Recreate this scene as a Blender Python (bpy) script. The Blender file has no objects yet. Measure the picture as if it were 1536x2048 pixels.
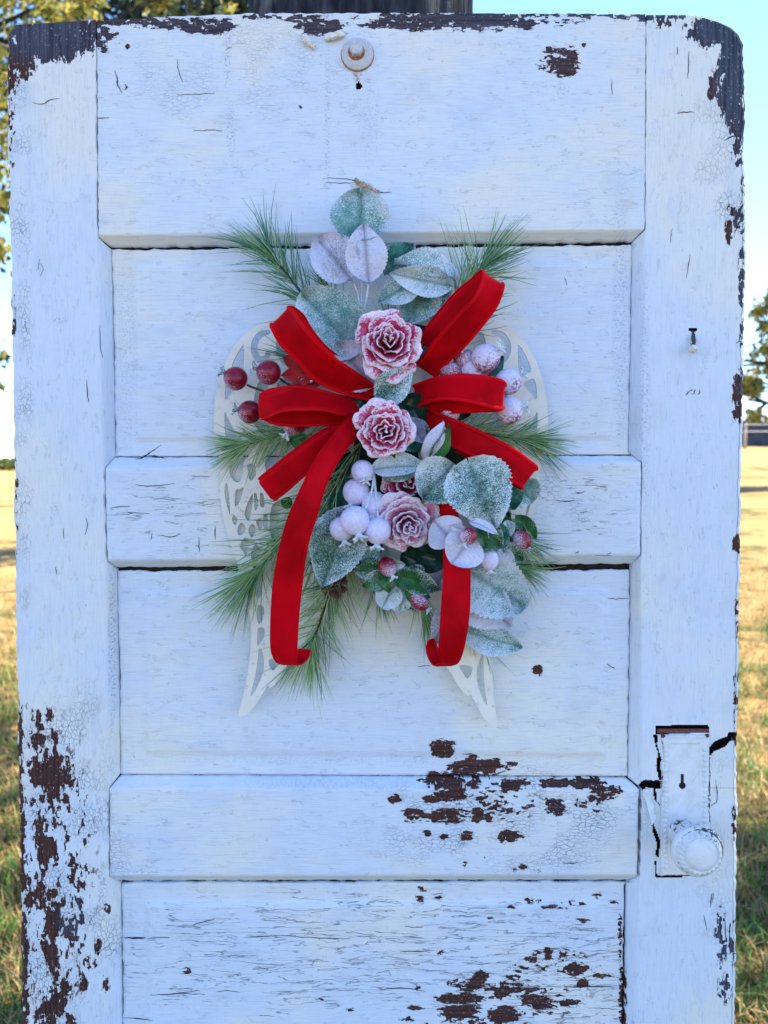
import bpy, math, random
import numpy as np
from math import radians, sin, cos, tan, pi, sqrt, exp, atan2
from mathutils import Vector, Matrix
from mathutils.geometry import tessellate_polygon

random.seed(7)
rng = np.random.default_rng(7)
SC = bpy.context.scene
COL = SC.collection

# ------------------------------------------------------------------ camera, sky, sun, exposure
FPX = 1812.0                       # focal length in photo pixels (photo 1536 x 2048)
PITCH = radians(3.4)
LEAN = radians(1.6)                # the door leans back against the trunk
CAM = np.array([0.0, -1.0, 1.57])
cam_data = bpy.data.cameras.new('camera')
cam = bpy.data.objects.new('camera', cam_data); COL.objects.link(cam)
cam.location = CAM; cam.rotation_euler = (pi / 2 - PITCH, 0, 0)
cam_data.sensor_fit = 'VERTICAL'; cam_data.sensor_height = 24.0
cam_data.lens = 24.0 * FPX / 2048.0
cam_data.clip_start = 0.05; cam_data.clip_end = 4000
cam_data.dof.use_dof = True; cam_data.dof.focus_distance = 0.97; cam_data.dof.aperture_fstop = 5.6
SC.camera = cam

SUN_EL = radians(60); SUN_AZ = radians(66)      # azimuth from +Y (behind the door) towards +X
world = bpy.data.worlds.new('World'); SC.world = world; world.use_nodes = True
wt = world.node_tree; wt.nodes.clear()
wo = wt.nodes.new('ShaderNodeOutputWorld'); bg = wt.nodes.new('ShaderNodeBackground'); sk = wt.nodes.new('ShaderNodeTexSky')
sk.sky_type = 'NISHITA'; sk.sun_disc = False; sk.sun_elevation = SUN_EL; sk.sun_rotation = SUN_AZ
sk.air_density = 0.8; sk.dust_density = 0.0; sk.ozone_density = 6.0
bg.inputs['Strength'].default_value = 0.13
wt.links.new(sk.outputs[0], bg.inputs[0]); wt.links.new(bg.outputs[0], wo.inputs[0])
sun_data = bpy.data.lights.new('sun', 'SUN'); sun_data.energy = 4.2; sun_data.angle = radians(0.5); sun_data.color = (1.0, 0.93, 0.82)
sun = bpy.data.objects.new('sun', sun_data); COL.objects.link(sun)
sdir = Vector((sin(SUN_AZ) * cos(SUN_EL), cos(SUN_AZ) * cos(SUN_EL), sin(SUN_EL)))
sun.rotation_euler = sdir.to_track_quat('Z', 'Y').to_euler(); sun.location = sdir * 40
SC.view_settings.view_transform = 'Standard'; SC.view_settings.look = 'None'
SC.view_settings.gamma = 1.0; SC.view_settings.use_curve_mapping = False
SC.view_settings.exposure = 1.92
SC.render.engine = 'CYCLES'
SC.cycles.use_denoising = True
SC.cycles.max_bounces = 8

# ------------------------------------------------------------------ measuring: a photo pixel on a plane d metres in front of the door face
NRM = np.array([0.0, -cos(LEAN), sin(LEAN)])
UPD = np.array([0.0, sin(LEAN), cos(LEAN)])
P0 = np.array([0.0, 0.0, 1.57])
def at(px, py, d=0.0):
    px = np.asarray(px, float); py = np.asarray(py, float); d = np.asarray(d, float)
    u = (px - 768.0) / FPX; v = (1024.0 - py) / FPX
    dx = u; dy = cos(PITCH) + v * sin(PITCH); dz = -sin(PITCH) + v * cos(PITCH)
    t = (d + NRM @ (P0 - CAM)) / (dy * NRM[1] + dz * NRM[2])
    dx, dy, dz, t = np.broadcast_arrays(dx, dy, dz, t)
    return np.stack([CAM[0] + dx * t, CAM[1] + dy * t, CAM[2] + dz * t], -1)
def mm(px): return px * 0.000552          # photo pixels to metres at the door

# ------------------------------------------------------------------ object helpers
def tag(o, label=None, cat=None, group=None, kind=None):
    if label: o['label'] = label
    if cat: o['category'] = cat
    if group: o['group'] = group
    if kind: o['kind'] = kind
    return o
def thing(name, label, cat, loc, group=None):
    o = bpy.data.objects.new(name, None); COL.objects.link(o)
    o.empty_display_size = 0.05
    o.location = [float(c) for c in loc]
    return tag(o, label, cat, group)
def root_of(o):
    while o.parent: o = o.parent
    return o
def mk(name, verts, faces, mat, parent=None, smooth=True, attrs=None, loc=None, uv=None):
    """one mesh object; verts in world space"""
    verts = np.asarray(verts, float).reshape(-1, 3)
    if parent is not None: org = np.array(root_of(parent).location)
    elif loc is not None: org = np.asarray(loc, float)
    else: org = np.zeros(3)
    me = bpy.data.meshes.new(name)
    me.from_pydata((verts - org).tolist(), [], [tuple(int(i) for i in f) for f in faces] if not isinstance(faces, np.ndarray) else faces.tolist())
    me.update()
    if smooth: me.polygons.foreach_set('use_smooth', np.ones(len(me.polygons), bool))
    for k, a in (attrs or {}).items():
        at_ = me.attributes.new(k, 'FLOAT', 'POINT'); at_.data.foreach_set('value', np.asarray(a, np.float32).ravel())
    me.materials.append(mat)
    o = bpy.data.objects.new(name, me); COL.objects.link(o)
    if parent is not None: o.parent = parent
    elif loc is not None: o.location = [float(c) for c in loc]
    return o
def grid_faces(nr, nc, off=0, wrap=False):
    r = np.arange(nr - 1)[:, None]; c = np.arange(nc if wrap else nc - 1)[None, :]
    a = r * nc + c; b = r * nc + (c + 1) % nc
    return (np.stack([a, b, b + nc, a + nc], -1).reshape(-1, 4) + off)
class MB:
    """collects pieces that belong to one part"""
    def __init__(s): s.v = []; s.f = []; s.a = {}; s.n = 0
    def add(s, v, f, **at_):
        v = np.asarray(v, float).reshape(-1, 3)
        s.f += [tuple(int(i) + s.n for i in q) for q in f]
        s.v.append(v)
        for k, x in at_.items(): s.a.setdefault(k, []).append(np.broadcast_to(np.asarray(x, float), (len(v),)))
        s.n += len(v)
    def build(s, name, mat, parent=None, **kw):
        at_ = {k: np.concatenate(x) for k, x in s.a.items()}
        return mk(name, np.concatenate(s.v), s.f, mat, parent, attrs=at_, **kw)
def nrmz(v): v = np.asarray(v, float); return v / (np.linalg.norm(v) + 1e-12)
def frame_of(t):
    t = nrmz(t); a = np.array([0, 0, 1.]) if abs(t[2]) < .9 else np.array([1., 0, 0])
    x = nrmz(np.cross(t, a)); return x, np.cross(t, x)
def tube(pts, rad, seg=8, cap=True):
    pts = np.asarray(pts, float); n = len(pts); rad = np.broadcast_to(np.asarray(rad, float), (n,))
    tan_ = np.gradient(pts, axis=0); x, y = frame_of(tan_[0]); V = []
    for i in range(n):
        t = nrmz(tan_[i]); x = nrmz(x - t * (x @ t)); y = np.cross(t, x)
        a = np.arange(seg) * 2 * pi / seg
        V.append(pts[i] + rad[i] * (np.cos(a)[:, None] * x + np.sin(a)[:, None] * y))
    V = np.concatenate(V); F = [tuple(f) for f in grid_faces(n, seg, wrap=True)]
    if cap: F += [tuple(range(seg))[::-1], tuple(range((n - 1) * seg, n * seg))]
    return V, F
def lathe(prof, org, ax, seg=40, ref=None):
    """prof: (radius, height along ax)"""
    ax = nrmz(ax); x, y = frame_of(ax); a = np.arange(seg) * 2 * pi / seg
    V = np.concatenate([org + ax * h + r * (np.cos(a)[:, None] * x + np.sin(a)[:, None] * y) for r, h in prof])
    F = [tuple(f) for f in grid_faces(len(prof), seg, wrap=True)]
    return V, F
def box(cx, sx, R=None):
    s = np.array([[x, y, z] for x in (-.5, .5) for y in (-.5, .5) for z in (-.5, .5)]) * np.asarray(sx)
    if R is not None: s = s @ np.asarray(R).T
    return s + np.asarray(cx), [(0, 1, 3, 2), (4, 6, 7, 5), (0, 4, 5, 1), (2, 3, 7, 6), (0, 2, 6, 4), (1, 5, 7, 3)]
def catmull(P, k=6, closed=False):
    P = np.asarray(P, float); n = len(P); out = []
    idx = range(n) if closed else range(n - 1)
    for i in idx:
        if closed: p0, p1, p2, p3 = P[i - 1], P[i], P[(i + 1) % n], P[(i + 2) % n]
        else: p0, p1, p2, p3 = P[max(i - 1, 0)], P[i], P[i + 1], P[min(i + 2, n - 1)]
        for j in range(k):
            t = j / k
            out.append(.5 * ((2 * p1) + (-p0 + p2) * t + (2 * p0 - 5 * p1 + 4 * p2 - p3) * t * t + (-p0 + 3 * p1 - 3 * p2 + p3) * t ** 3))
    if not closed: out.append(P[-1])
    return np.array(out)
def wob(t, seed, step, amp):
    """smooth 1-d value noise"""
    r = np.random.default_rng(seed).uniform(-1, 1, 4096); x = np.asarray(t, float) / step + 500
    i = np.floor(x).astype(int); f = x - i; f = f * f * (3 - 2 * f)
    return amp * (r[i % 4096] * (1 - f) + r[(i + 1) % 4096] * f)
def interp(tab, x): tab = np.asarray(tab, float); return np.interp(x, tab[:, 0], tab[:, 1])
def inpoly(x, y, poly):
    poly = np.asarray(poly, float); r = np.zeros(np.shape(x), bool); j = len(poly) - 1
    for i in range(len(poly)):
        xi, yi = poly[i]; xj, yj = poly[j]
        c = ((yi > y) != (yj > y)) & (x < (xj - xi) * (y - yi) / (yj - yi + 1e-12) + xi)
        r ^= c; j = i
    return r

# ------------------------------------------------------------------ material helpers
class M:
    def __init__(s, name):
        s.m = bpy.data.materials.new(name); s.m.use_nodes = True; s.t = s.m.node_tree; s.t.nodes.clear()
        s.out = s.t.nodes.new('ShaderNodeOutputMaterial')
    def n(s, typ, ins=None, **kw):
        nd = s.t.nodes.new('ShaderNode' + typ)
        for k, v in kw.items(): setattr(nd, k, v)
        for k, v in (ins or {}).items():
            if isinstance(v, bpy.types.NodeSocket): s.t.links.new(v, nd.inputs[k])
            else:
                if isinstance(v, tuple) and len(v) == 3 and nd.inputs[k].type == 'RGBA': v = v + (1,)
                nd.inputs[k].default_value = v
        return nd
    def math(s, op, a, b=None, c=None, clamp=False):
        d = {0: a}
        if b is not None: d[1] = b
        if c is not None: d[2] = c
        return s.n('Math', d, operation=op, use_clamp=clamp).outputs[0]
    def mix(s, f, a, b, blend='MIX'):
        return s.n('Mix', {0: f, 6: a, 7: b}, data_type='RGBA', blend_type=blend).outputs[2]
    def noise(s, v, scale=5., detail=3., rough=.5, dist=0.):
        return s.n('TexNoise', {'Vector': v, 'Scale': scale, 'Detail': detail, 'Roughness': rough, 'Distortion': dist}).outputs[0]
    def vor(s, v, scale, feature='F1', metric='EUCLIDEAN', rnd=1.):
        nd = s.n('TexVoronoi', {'Vector': v, 'Scale': scale, 'Randomness': rnd}, feature=feature)
        if feature != 'DISTANCE_TO_EDGE': nd.distance = metric
        return nd
    def sm(s, x, lo, hi): return s.n('MapRange', {0: x, 1: lo, 2: hi, 3: 0., 4: 1.}, interpolation_type='SMOOTHSTEP').outputs[0]
    def attr(s, name): return s.n('Attribute', attribute_name=name).outputs['Fac']
    def obj(s): return s.n('TexCoord').outputs['Object']
    def scale(s, v, sc): return s.n('VectorMath', {0: v, 1: sc}, operation='MULTIPLY').outputs[0]
    def bump(s, h, strength=.5, dist=.001, normal=None):
        d = {'Height': h, 'Strength': strength, 'Distance': dist}
        if normal is not None: d['Normal'] = normal
        return s.n('Bump', d).outputs[0]
    def bsdf(s, col, rough=.6, normal=None, spec=.4, **kw):
        d = {'Base Color': col, 'Roughness': rough, 'Specular IOR Level': spec}
        if normal is not None: d['Normal'] = normal
        d.update({k.replace('_', ' '): v for k, v in kw.items()})
        b = s.n('BsdfPrincipled', d).outputs[0]
        s.t.links.new(b, s.out.inputs[0]); return b
    def surf(s, sock): s.t.links.new(sock, s.out.inputs[0])

WOODC = dict(a=(.095, .034, .027), b=(.034, .014, .014), g=(.075, .095, .145), g2=(.024, .034, .058))
def bare_wood(m, along, across):
    gv = m.n('CombineXYZ', {0: m.math('MULTIPLY', along, 14.), 1: m.math('MULTIPLY', across, 420.), 2: 0.}).outputs[0]
    g = m.noise(gv, 1., 4., .6)
    brown = m.mix(m.sm(g, .35, .65), WOODC['b'], WOODC['a'])
    grey = m.mix(m.sm(g, .35, .68), WOODC['g2'], WOODC['g'])
    return g, brown, grey
def paint_mat(name, vertical, flake=(150., 330.)):
    m = M(name); ob = m.obj(); sp = m.n('SeparateXYZ', {0: ob})
    al, ac = (sp.outputs[2], sp.outputs[0]) if vertical else (sp.outputs[0], sp.outputs[2])
    v = m.n('CombineXYZ', {0: al, 1: ac, 2: 0.}).outputs[0]
    wz = m.n('TexNoise', {'Vector': v, 'Scale': 110., 'Detail': 2.})
    dv = m.n('VectorMath', {0: wz.outputs['Color'], 1: (.5, .5, .5)}, operation='SUBTRACT').outputs[0]
    vd = m.n('VectorMath', {0: v, 1: m.scale(dv, (.006, .004, 0.))}, operation='ADD').outputs[0]
    # flakes
    cell = m.vor(m.scale(vd, (flake[0], flake[1], 1.)), 1., metric='CHEBYCHEV')
    cr = m.n('SeparateColor', {0: cell.outputs['Color']}).outputs[0]
    cell2 = m.vor(m.scale(vd, (flake[0] * .72, flake[1] * .62, 1.)), 1., metric='CHEBYCHEV')
    cr2 = m.n('SeparateColor', {0: cell2.outputs['Color']}).outputs[1]
    nz = m.noise(m.scale(vd, (30., 75., 1.)), 1., 3., .6)
    w = m.attr('peel')
    q = m.math('ADD', m.math('ADD', w, m.math('ADD', m.math('MULTIPLY', m.math('SUBTRACT', cr, .5), .50), m.math('MULTIPLY', m.math('SUBTRACT', cr2, .5), .55))), m.math('MULTIPLY', m.math('SUBTRACT', nz, .5), 1.1))
    q = m.math('ADD', q, m.math('MULTIPLY', m.math('SUBTRACT', m.noise(m.scale(vd, (170., 420., 1.)), 1., 2., .6), .5), .70))
    mask = m.math('MULTIPLY', m.sm(q, .495, .505), m.sm(w, .10, .24))
    lift = m.sm(q, .36, .5)
    # crackle and fissures
    ck = m.vor(m.scale(vd, (150., 250., 1.)), 1., feature='DISTANCE_TO_EDGE').outputs['Distance']
    ckm = m.math('MULTIPLY', m.sm(m.noise(v, 20., 3.), .42, .66), m.attr('crack'))
    ckl = m.math('MULTIPLY', m.math('SUBTRACT', 1., m.sm(ck, .012, .05)), ckm)
    fz = m.noise(m.scale(vd, (13., 150., 1.)), 1., 3., .55, .6)
    fl = m.math('SUBTRACT', 1., m.sm(m.math('ABSOLUTE', m.math('SUBTRACT', fz, .5)), .003, .011))
    fm = m.sm(m.math('ADD', m.noise(m.scale(v, (22., 38., 1.)), 1., 3., .6), m.math('MULTIPLY', m.attr('fissure'), .27)), .70, .80)
    fis = m.math('MULTIPLY', fl, fm)
    cm = m.math('MAXIMUM', ckl, fis)
    # colour
    low = m.noise(v, 4.5, 4., .55); mid = m.noise(m.scale(v, (14., 30., 1.)), 1., 4., .6)
    fine = m.noise(m.scale(v, (30., 650., 1.)), 1., 3., .6)
    c = m.mix(m.sm(low, .43, .62), (.665, .745, .855), (.775, .785, .755))
    c = m.mix(m.math('MULTIPLY', m.sm(mid, .52, .76), .45), c, (.52, .62, .80))
    c = m.mix(m.math('MULTIPLY', m.sm(fine, .48, .72), .42), c, (.50, .57, .70))  # brush-grain light and dark painted in; relief alone shades too weakly
    wv = m.noise(m.scale(v, (420., 60., 1.)), 1., 2., .6)
    c = m.mix(m.math('MULTIPLY', m.sm(wv, .52, .75), .22), c, (.56, .62, .74))  # canvas weave's light and dark, put into the colour as well
    grime = m.math('MULTIPLY', m.sm(m.noise(v, 11., 4., .65), .56, .72), .40)
    c = m.mix(grime, c, (.56, .60, .62))
    st = m.math('MULTIPLY', m.attr('stain'), m.sm(m.noise(v, 420., 2., .6), .50, .62))
    c = m.mix(st, c, (.30, .36, .50))
    c = m.mix(m.math('MULTIPLY', m.attr('rust'), m.sm(m.noise(v, 160., 3., .6), .35, .6)), c, (.40, .20, .10))
    spk = m.vor(v, 55.)
    sps = m.math('MULTIPLY', m.math('LESS_THAN', spk.outputs['Distance'], .055), m.math('GREATER_THAN', m.n('SeparateColor', {0: spk.outputs['Color']}).outputs[1], .80))
    c = m.mix(m.math('MULTIPLY', sps, .55), c, (.28, .31, .38))
    c = m.mix(m.math('MULTIPLY', cm, .62), c, (.16, .19, .26))
    g, brown, grey = bare_wood(m, al, ac)
    wood = m.mix(m.attr('weather'), brown, grey)
    wood = m.mix(m.math('MULTIPLY', m.sm(m.noise(v, 300., 2.), .60, .70), .5), wood, (.35, .33, .33))
    col = m.mix(mask, c, wood)
    rimk = m.math('MULTIPLY', m.sm(q, .36, .46), m.sm(w, .10, .24))
    col = m.mix(m.math('MULTIPLY', m.math('MULTIPLY', rimk, m.math('SUBTRACT', 1., mask)), .75), col, (.83, .84, .84))
    # relief
    h = m.math('MULTIPLY', m.math('SUBTRACT', 1., mask), 1.)
    h = m.math('ADD', h, m.math('MULTIPLY', lift, .35))
    h = m.math('SUBTRACT', h, m.math('MULTIPLY', cm, .9))
    h = m.math('ADD', h, m.math('MULTIPLY', fine, .42))
    h = m.math('ADD', h, m.math('MULTIPLY', mid, 1.1))
    h = m.math('ADD', h, m.math('MULTIPLY', m.math('MULTIPLY', g, mask), .5))
    n1 = m.bump(h, .9, .0017)
    rough = m.math('ADD', m.math('MULTIPLY', mask, .3), m.math('ADD', .48, m.math('MULTIPLY', mid, .2)))
    m.bsdf(col, rough, n1, .35)
    return m.m
def wood_mat(name, vertical=True, grey=.3):
    m = M(name); sp = m.n('SeparateXYZ', {0: m.obj()})
    al, ac = (sp.outputs[2], sp.outputs[0]) if vertical else (sp.outputs[0], sp.outputs[2])
    g, brown, gr = bare_wood(m, al, ac)
    m.bsdf(m.mix(grey, brown, gr), .85, m.bump(g, .6, .0012), .2); return m.m
def plain(name, col, rough=.6, var=.25, scale=80., bump=.3, dist=.0006, spec=.4, **kw):
    m = M(name); v = m.obj(); n = m.noise(v, scale, 4., .6)
    dk = tuple(c * (1 - var) for c in col); lt = tuple(min(1, c * (1 + var)) for c in col)
    m.bsdf(m.mix(m.sm(n, .3, .7), dk, lt), rough, m.bump(n, bump, dist), spec, **kw); return m.m
PAINT_H = paint_mat('chipped_white_paint_horizontal', False)
PAINT_V = paint_mat('chipped_white_paint_vertical', True)
CORE = plain('dark_inner_wood', (.022, .014, .013), .9, .4, 200., .5, .001, .15)

def white_metal_mat(name, chip=.0):
    m = M(name); v = m.obj()
    n = m.noise(v, 60., 4., .6); f = m.noise(v, 500., 3., .6)
    w = m.attr('wear_dark')
    q = m.math('ADD', w, m.math('MULTIPLY', m.math('SUBTRACT', m.noise(v, 260., 4., .65), .5), 1.3))
    k = m.sm(q, .56, .62)
    c = m.mix(m.sm(n, .4, .65), (.73, .77, .81), (.64, .67, .69))
    c = m.mix(k, c, (.075, .045, .032))
    h = m.math('ADD', m.math('MULTIPLY', m.math('SUBTRACT', 1., k), .6), m.math('MULTIPLY', f, .25))
    m.bsdf(c, .42, m.bump(h, .5, .0006), .5); return m.m
LOCK = white_metal_mat('painted_lock_metal')

# ------------------------------------------------------------------ the door
XL = [(20, 191), (475, 195), (497, 222), (912, 230), (936, 208), (1122, 213), (1140, 233), (1548, 240), (1576, 217), (1753, 218), (1766, 241), (2048, 243),
      (2175, 245), (2200, 222), (2375, 224), (2395, 246), (2810, 250), (2835, 228), (3010, 230), (3030, 253), (3400, 258), (3425, 235), (3600, 238)]
XR = [(20, 1293), (458, 1291), (482, 1266), (905, 1258), (925, 1284), (1110, 1282), (1132, 1263), (1555, 1257), (1578, 1284), (1752, 1280), (1766, 1254), (2048, 1250),
      (2175, 1248), (2200, 1270), (2375, 1268), (2395, 1244), (2810, 1240), (2835, 1262), (3010, 1260), (3030, 1236), (3400, 1232), (3425, 1254), (3600, 1252)]
FL = [(20, 191), (475, 195), (936, 208), (1122, 213), (1576, 217), (1753, 218), (2200, 222), (3600, 236)]
FR = [(20, 1293), (458, 1291), (925, 1284), (1110, 1282), (1578, 1284), (1752, 1280), (2200, 1270), (3600, 1252)]
OL = [(40, 30), (52, 22), (62, 17), (150, 15), (700, 26), (1000, 30), (1300, 34), (1600, 40), (2048, 46), (3600, 70)]
OR = [(20, 1370), (30, 1388), (36, 1412), (45, 1440), (56, 1462), (70, 1478), (90, 1487), (300, 1489), (460, 1490), (700, 1487), (1000, 1481), (1500, 1474), (2048, 1470), (3600, 1450)]
TOP = [(0, 60), (15, 56), (30, 50), (190, 40), (500, 27), (800, 26), (1290, 28), (1390, 31), (1500, 34)]
DOOR_BOTTOM = 3150.0
def px_of_z(z):      # photo row of a height on the door face
    lo, hi = 0., 6000.
    for _ in range(50):
        mid = (lo + hi) / 2
        if at(768, mid)[2] > z: lo = mid
        else: hi = mid
    return lo
ZB = px_of_z(0.0)
def squeeze(tab):    # the part of the door below the frame, fitted to the ground
    return [(y if y <= 2175 else 2175 + (y - 2175) * (ZB - 6 - 2175) / (3600 - 2175), x) for y, x in tab]
XL, XR, FL, FR, OL, OR = map(squeeze, (XL, XR, FL, FR, OL, OR))
def sq(y): return y if y <= 2175 else 2175 + (y - 2175) * (ZB - 6 - 2175) / (3600 - 2175)
CH = 0.0125           # depth of the moulded edge
door_base = at(768, ZB)
door = thing('panel_door', 'weathered white five-panel wooden door leaning against the tree trunk', 'door', door_base)
door['kind'] = 'thing'

PEEL = [(100,72,112,44,1.25),(40,95,34,62,1.1),(150,85,40,30,.8),(60,60,60,20,1.2),(165,62,34,24,1.0),(260,42,85,9,1.0),(360,46,100,12,.95),(425,56,55,12,.85),(520,33,40,6,.6),
 (640,52,48,16,1.0),(605,38,40,9,.85),(655,66,24,10,.7),(830,42,105,17,1.05),(960,40,95,20,1.05),(1045,44,24,14,.9),(1150,30,150,6,.8),(1110,44,70,8,.55),
 (1300,34,90,7,.75),(1320,44,30,12,.5),(1446,62,66,28,1.25),(1466,140,28,105,1.25),(1480,235,14,80,1.0),(1440,172,24,32,.95),(1412,64,26,30,.8),(1486,420,8,60,0.58),(1475,310,12,25,0.62),
 (1118,122,38,30,.92),(1112,102,30,14,.7),(1128,140,24,16,.95),(1470,440,18,34,.62),(1458,458,9,26,.85),(1472,430,6,24,.8),
 (1482,660,12,30,0.61),(1478,790,12,46,1.1),(1476,822,10,16,1.0),(1478,1085,14,18,.95),(1477,1230,7,70,0.48),(1483,560,7,70,0.47),(1473,1400,7,90,0.51),(1469,1640,9,50,0.51),(1466,1890,9,60,0.51),(1442,1880,12,60,.6),(1450,1975,14,30,.6),
 (20,150,10,60,.85),(22,250,8,100,0.51),(24,640,8,60,0.47),(30,1000,7,120,0.44),(37,1500,9,110,.9),(41,1700,11,150,.85),(47,1950,13,150,.85),
 (75,1440,12,22,.85),(98,1430,6,16,.9),(80,1490,20,30,.98),(105,1480,11,20,.82),(85,1540,24,40,1.05),(112,1545,30,38,1.05),(138,1555,9,22,.9),(100,1580,20,25,1.0),(125,1598,18,12,.85),(85,1650,12,28,1.0),
 (88,1700,16,42,1.05),(106,1700,9,22,.95),(80,1770,12,30,.95),(55,1790,11,45,.85),(95,1810,16,35,1.0),(105,1850,18,42,1.05),(140,1865,17,18,1.0),(150,1840,18,22,.72),(100,1895,15,25,1.0),(110,1935,9,22,.95),
 (195,1890,7,18,.95),(180,1925,12,14,.8),(168,1965,7,20,.9),(125,1975,22,20,.85),(118,2010,16,24,.95),(92,2030,18,30,1.1),(140,2045,11,20,.9),(213,1970,7,20,.85),(160,1770,11,9,.85),(137,1676,5,10,.9),(112,1730,5,10,.9),(110,1790,5,14,.85),(146,1760,5,10,.85),(160,1808,6,14,.9),(127,1800,5,14,.9),(110,1750,95,330,.30),(92,2140,40,90,.9),(214,1818,8,10,.85),
 (887,1497,22,18,1.1),(866,1489,6,5,.8),(880,1508,14,6,.9),(955,1533,52,17,1.1),(945,1521,18,12,1.0),(1022,1527,12,5,.9),(1000,1534,20,8,.9),(870,1550,16,6,.95),(940,1549,50,7,1.0),
 (905,1566,66,13,1.1),(1030,1567,46,9,.95),(1110,1567,38,9,.95),(1170,1565,48,12,1.05),(1212,1582,28,16,.95),(900,1590,30,14,1.0),(862,1600,18,9,.85),(790,1597,12,10,1.05),(826,1630,22,14,1.05),(885,1633,40,13,1.05),(955,1630,14,16,.95),(920,1626,26,8,.9),(975,1634,7,10,.85),
 (1010,1615,60,26,.50),(1030,1580,26,7,.8),(1110,1614,20,20,.9),(1165,1608,14,10,.95),(1190,1600,16,10,.85),(1195,1620,8,5,.9),(935,1672,15,10,.98),(855,1667,9,6,.9),(890,1674,10,6,.9),(1022,1672,22,11,.95),(1005,1678,8,10,.9),(1045,1732,8,5,.85),(1000,1600,80,22,.42),(930,1727,5,4,.8),(970,1713,3,4,.8),(1030,1740,4,3,.8),(1078,1742,6,4,.8),
 (842,1778,10,4,.9),(840,1798,7,5,.95),(875,1795,8,4,.8),(1065,1800,16,7,.95),(1022,1814,12,3,.85),(1107,1815,24,4,.95),(1193,1790,12,6,.9),(1225,1805,8,4,.85),(980,1836,7,3,.85),(1166,1842,14,4,.85),(1150,1808,25,6,.7),(880,1904,14,3,.85),
 (1110,1920,60,24,.50),(1150,1938,28,12,1.05),(1065,1920,14,6,.95),(1095,1905,8,10,.9),(1040,1938,16,8,.9),(962,1952,15,14,1.0),(935,1968,34,11,1.1),(1035,1980,62,6,1.0),(1010,1970,14,6,.9),(925,1996,48,9,1.1),(1000,1992,20,6,.9),(1075,2003,34,13,1.1),(1140,2005,20,8,1.0),(920,2026,40,13,1.1),(1010,2030,36,16,1.1),(832,2017,18,4,1.0),(815,2040,14,5,1.0),(835,1976,6,3,.9),(700,2019,7,3,.9),(1030,1955,16,4,.85),(1165,1968,12,10,1.0),(1200,1952,20,5,.8),(1240,1880,4,60,.75),(1246,2000,7,60,1.0),(1060,2000,150,60,.26),(950,2090,150,45,.8),(640,1999,6,3,.8),(530,1938,5,3,.75),
 (372,1941,9,6,.9),(1075,1340,10,12,.92),(255,92,4,7,.9),(1168,90,4,6,1.),(1383,65,7,10,1.),(599,213,5,5,.7),(645,110,5,4,.7)]
CRACK = [(130,1760,130,420,1.1),(170,1650,70,160,1.1),(1000,1640,300,110,.95),(520,150,330,110,.30),(1410,270,80,100,.55),(40,400,25,300,.7),(45,900,22,400,.7),(200,1800,60,260,.9),(1060,1000,200,60,.5),(1460,440,40,60,.9),(1430,1700,50,300,.3)]
FISS = [(720,1900,620,150,1.15),(350,1020,170,100,.85),(1180,1010,110,100,.8),(750,1200,560,60,.3),(750,1400,560,150,.12),(380,700,170,230,.12),(1180,700,100,230,.10),(300,1640,120,100,.3),(700,250,600,240,.08),(1130,2000,180,200,1.2),(100,900,120,800,.05)]
STAIN = [(455,110,8,90,.75),(462,260,10,60,.75),(655,250,6,170,.7),(740,250,22,120,.28),(1240,620,16,300,.55),(255,700,20,220,.35),(640,760,30,200,.25),(225,1300,10,180,.8),(120,640,20,8,.6),(290,1740,30,14,.6),(205,1780,9,60,.9),(1125,180,14,20,.5),(1290,800,10,260,.5),(700,1520,500,10,.25),(640,1566,170,14,.35),(1130,1850,70,60,.35)]
RUST = [(714,140,10,26,1.),(712,128,34,14,.8),(722,372,26,8,.6)]
GREY = [(100,75,130,60,.85),(1462,150,40,140,1.0),(1440,60,90,40,1.0),(1130,32,190,20,.9),(960,40,150,36,.7),(800,40,160,36,.55),(450,50,340,34,.55),(1482,420,20,400,.8),(640,52,70,40,.5),(150,1840,40,40,.7),(1110,1620,140,50,.2),(1442,1900,30,150,1.),(1118,118,40,40,.3),(1300,36,120,12,1.)]
def field(px, py, lst, hard=True):
    w = np.zeros(np.shape(px))
    for cx, cy, rx, ry, a in lst:
        d2 = ((px - cx) / rx) ** 2 + ((py - cy) / ry) ** 2
        near = d2 < 2.2
        if hard: val = a * .90 * np.clip(1.18 - .62 * d2, 0, 1)
        else: val = a * np.clip(1.25 - d2, 0, 1)
        w = np.where(near, np.maximum(w, val), w)
    return w
def door_attrs(px, py):
    return dict(peel=field(px, py, PEEL), crack=field(px, py, CRACK, False), fissure=field(px, py, FISS, False), stain=field(px, py, STAIN, False),
                rust=field(px, py, RUST, False), weather=field(px, py, GREY, False))

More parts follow.
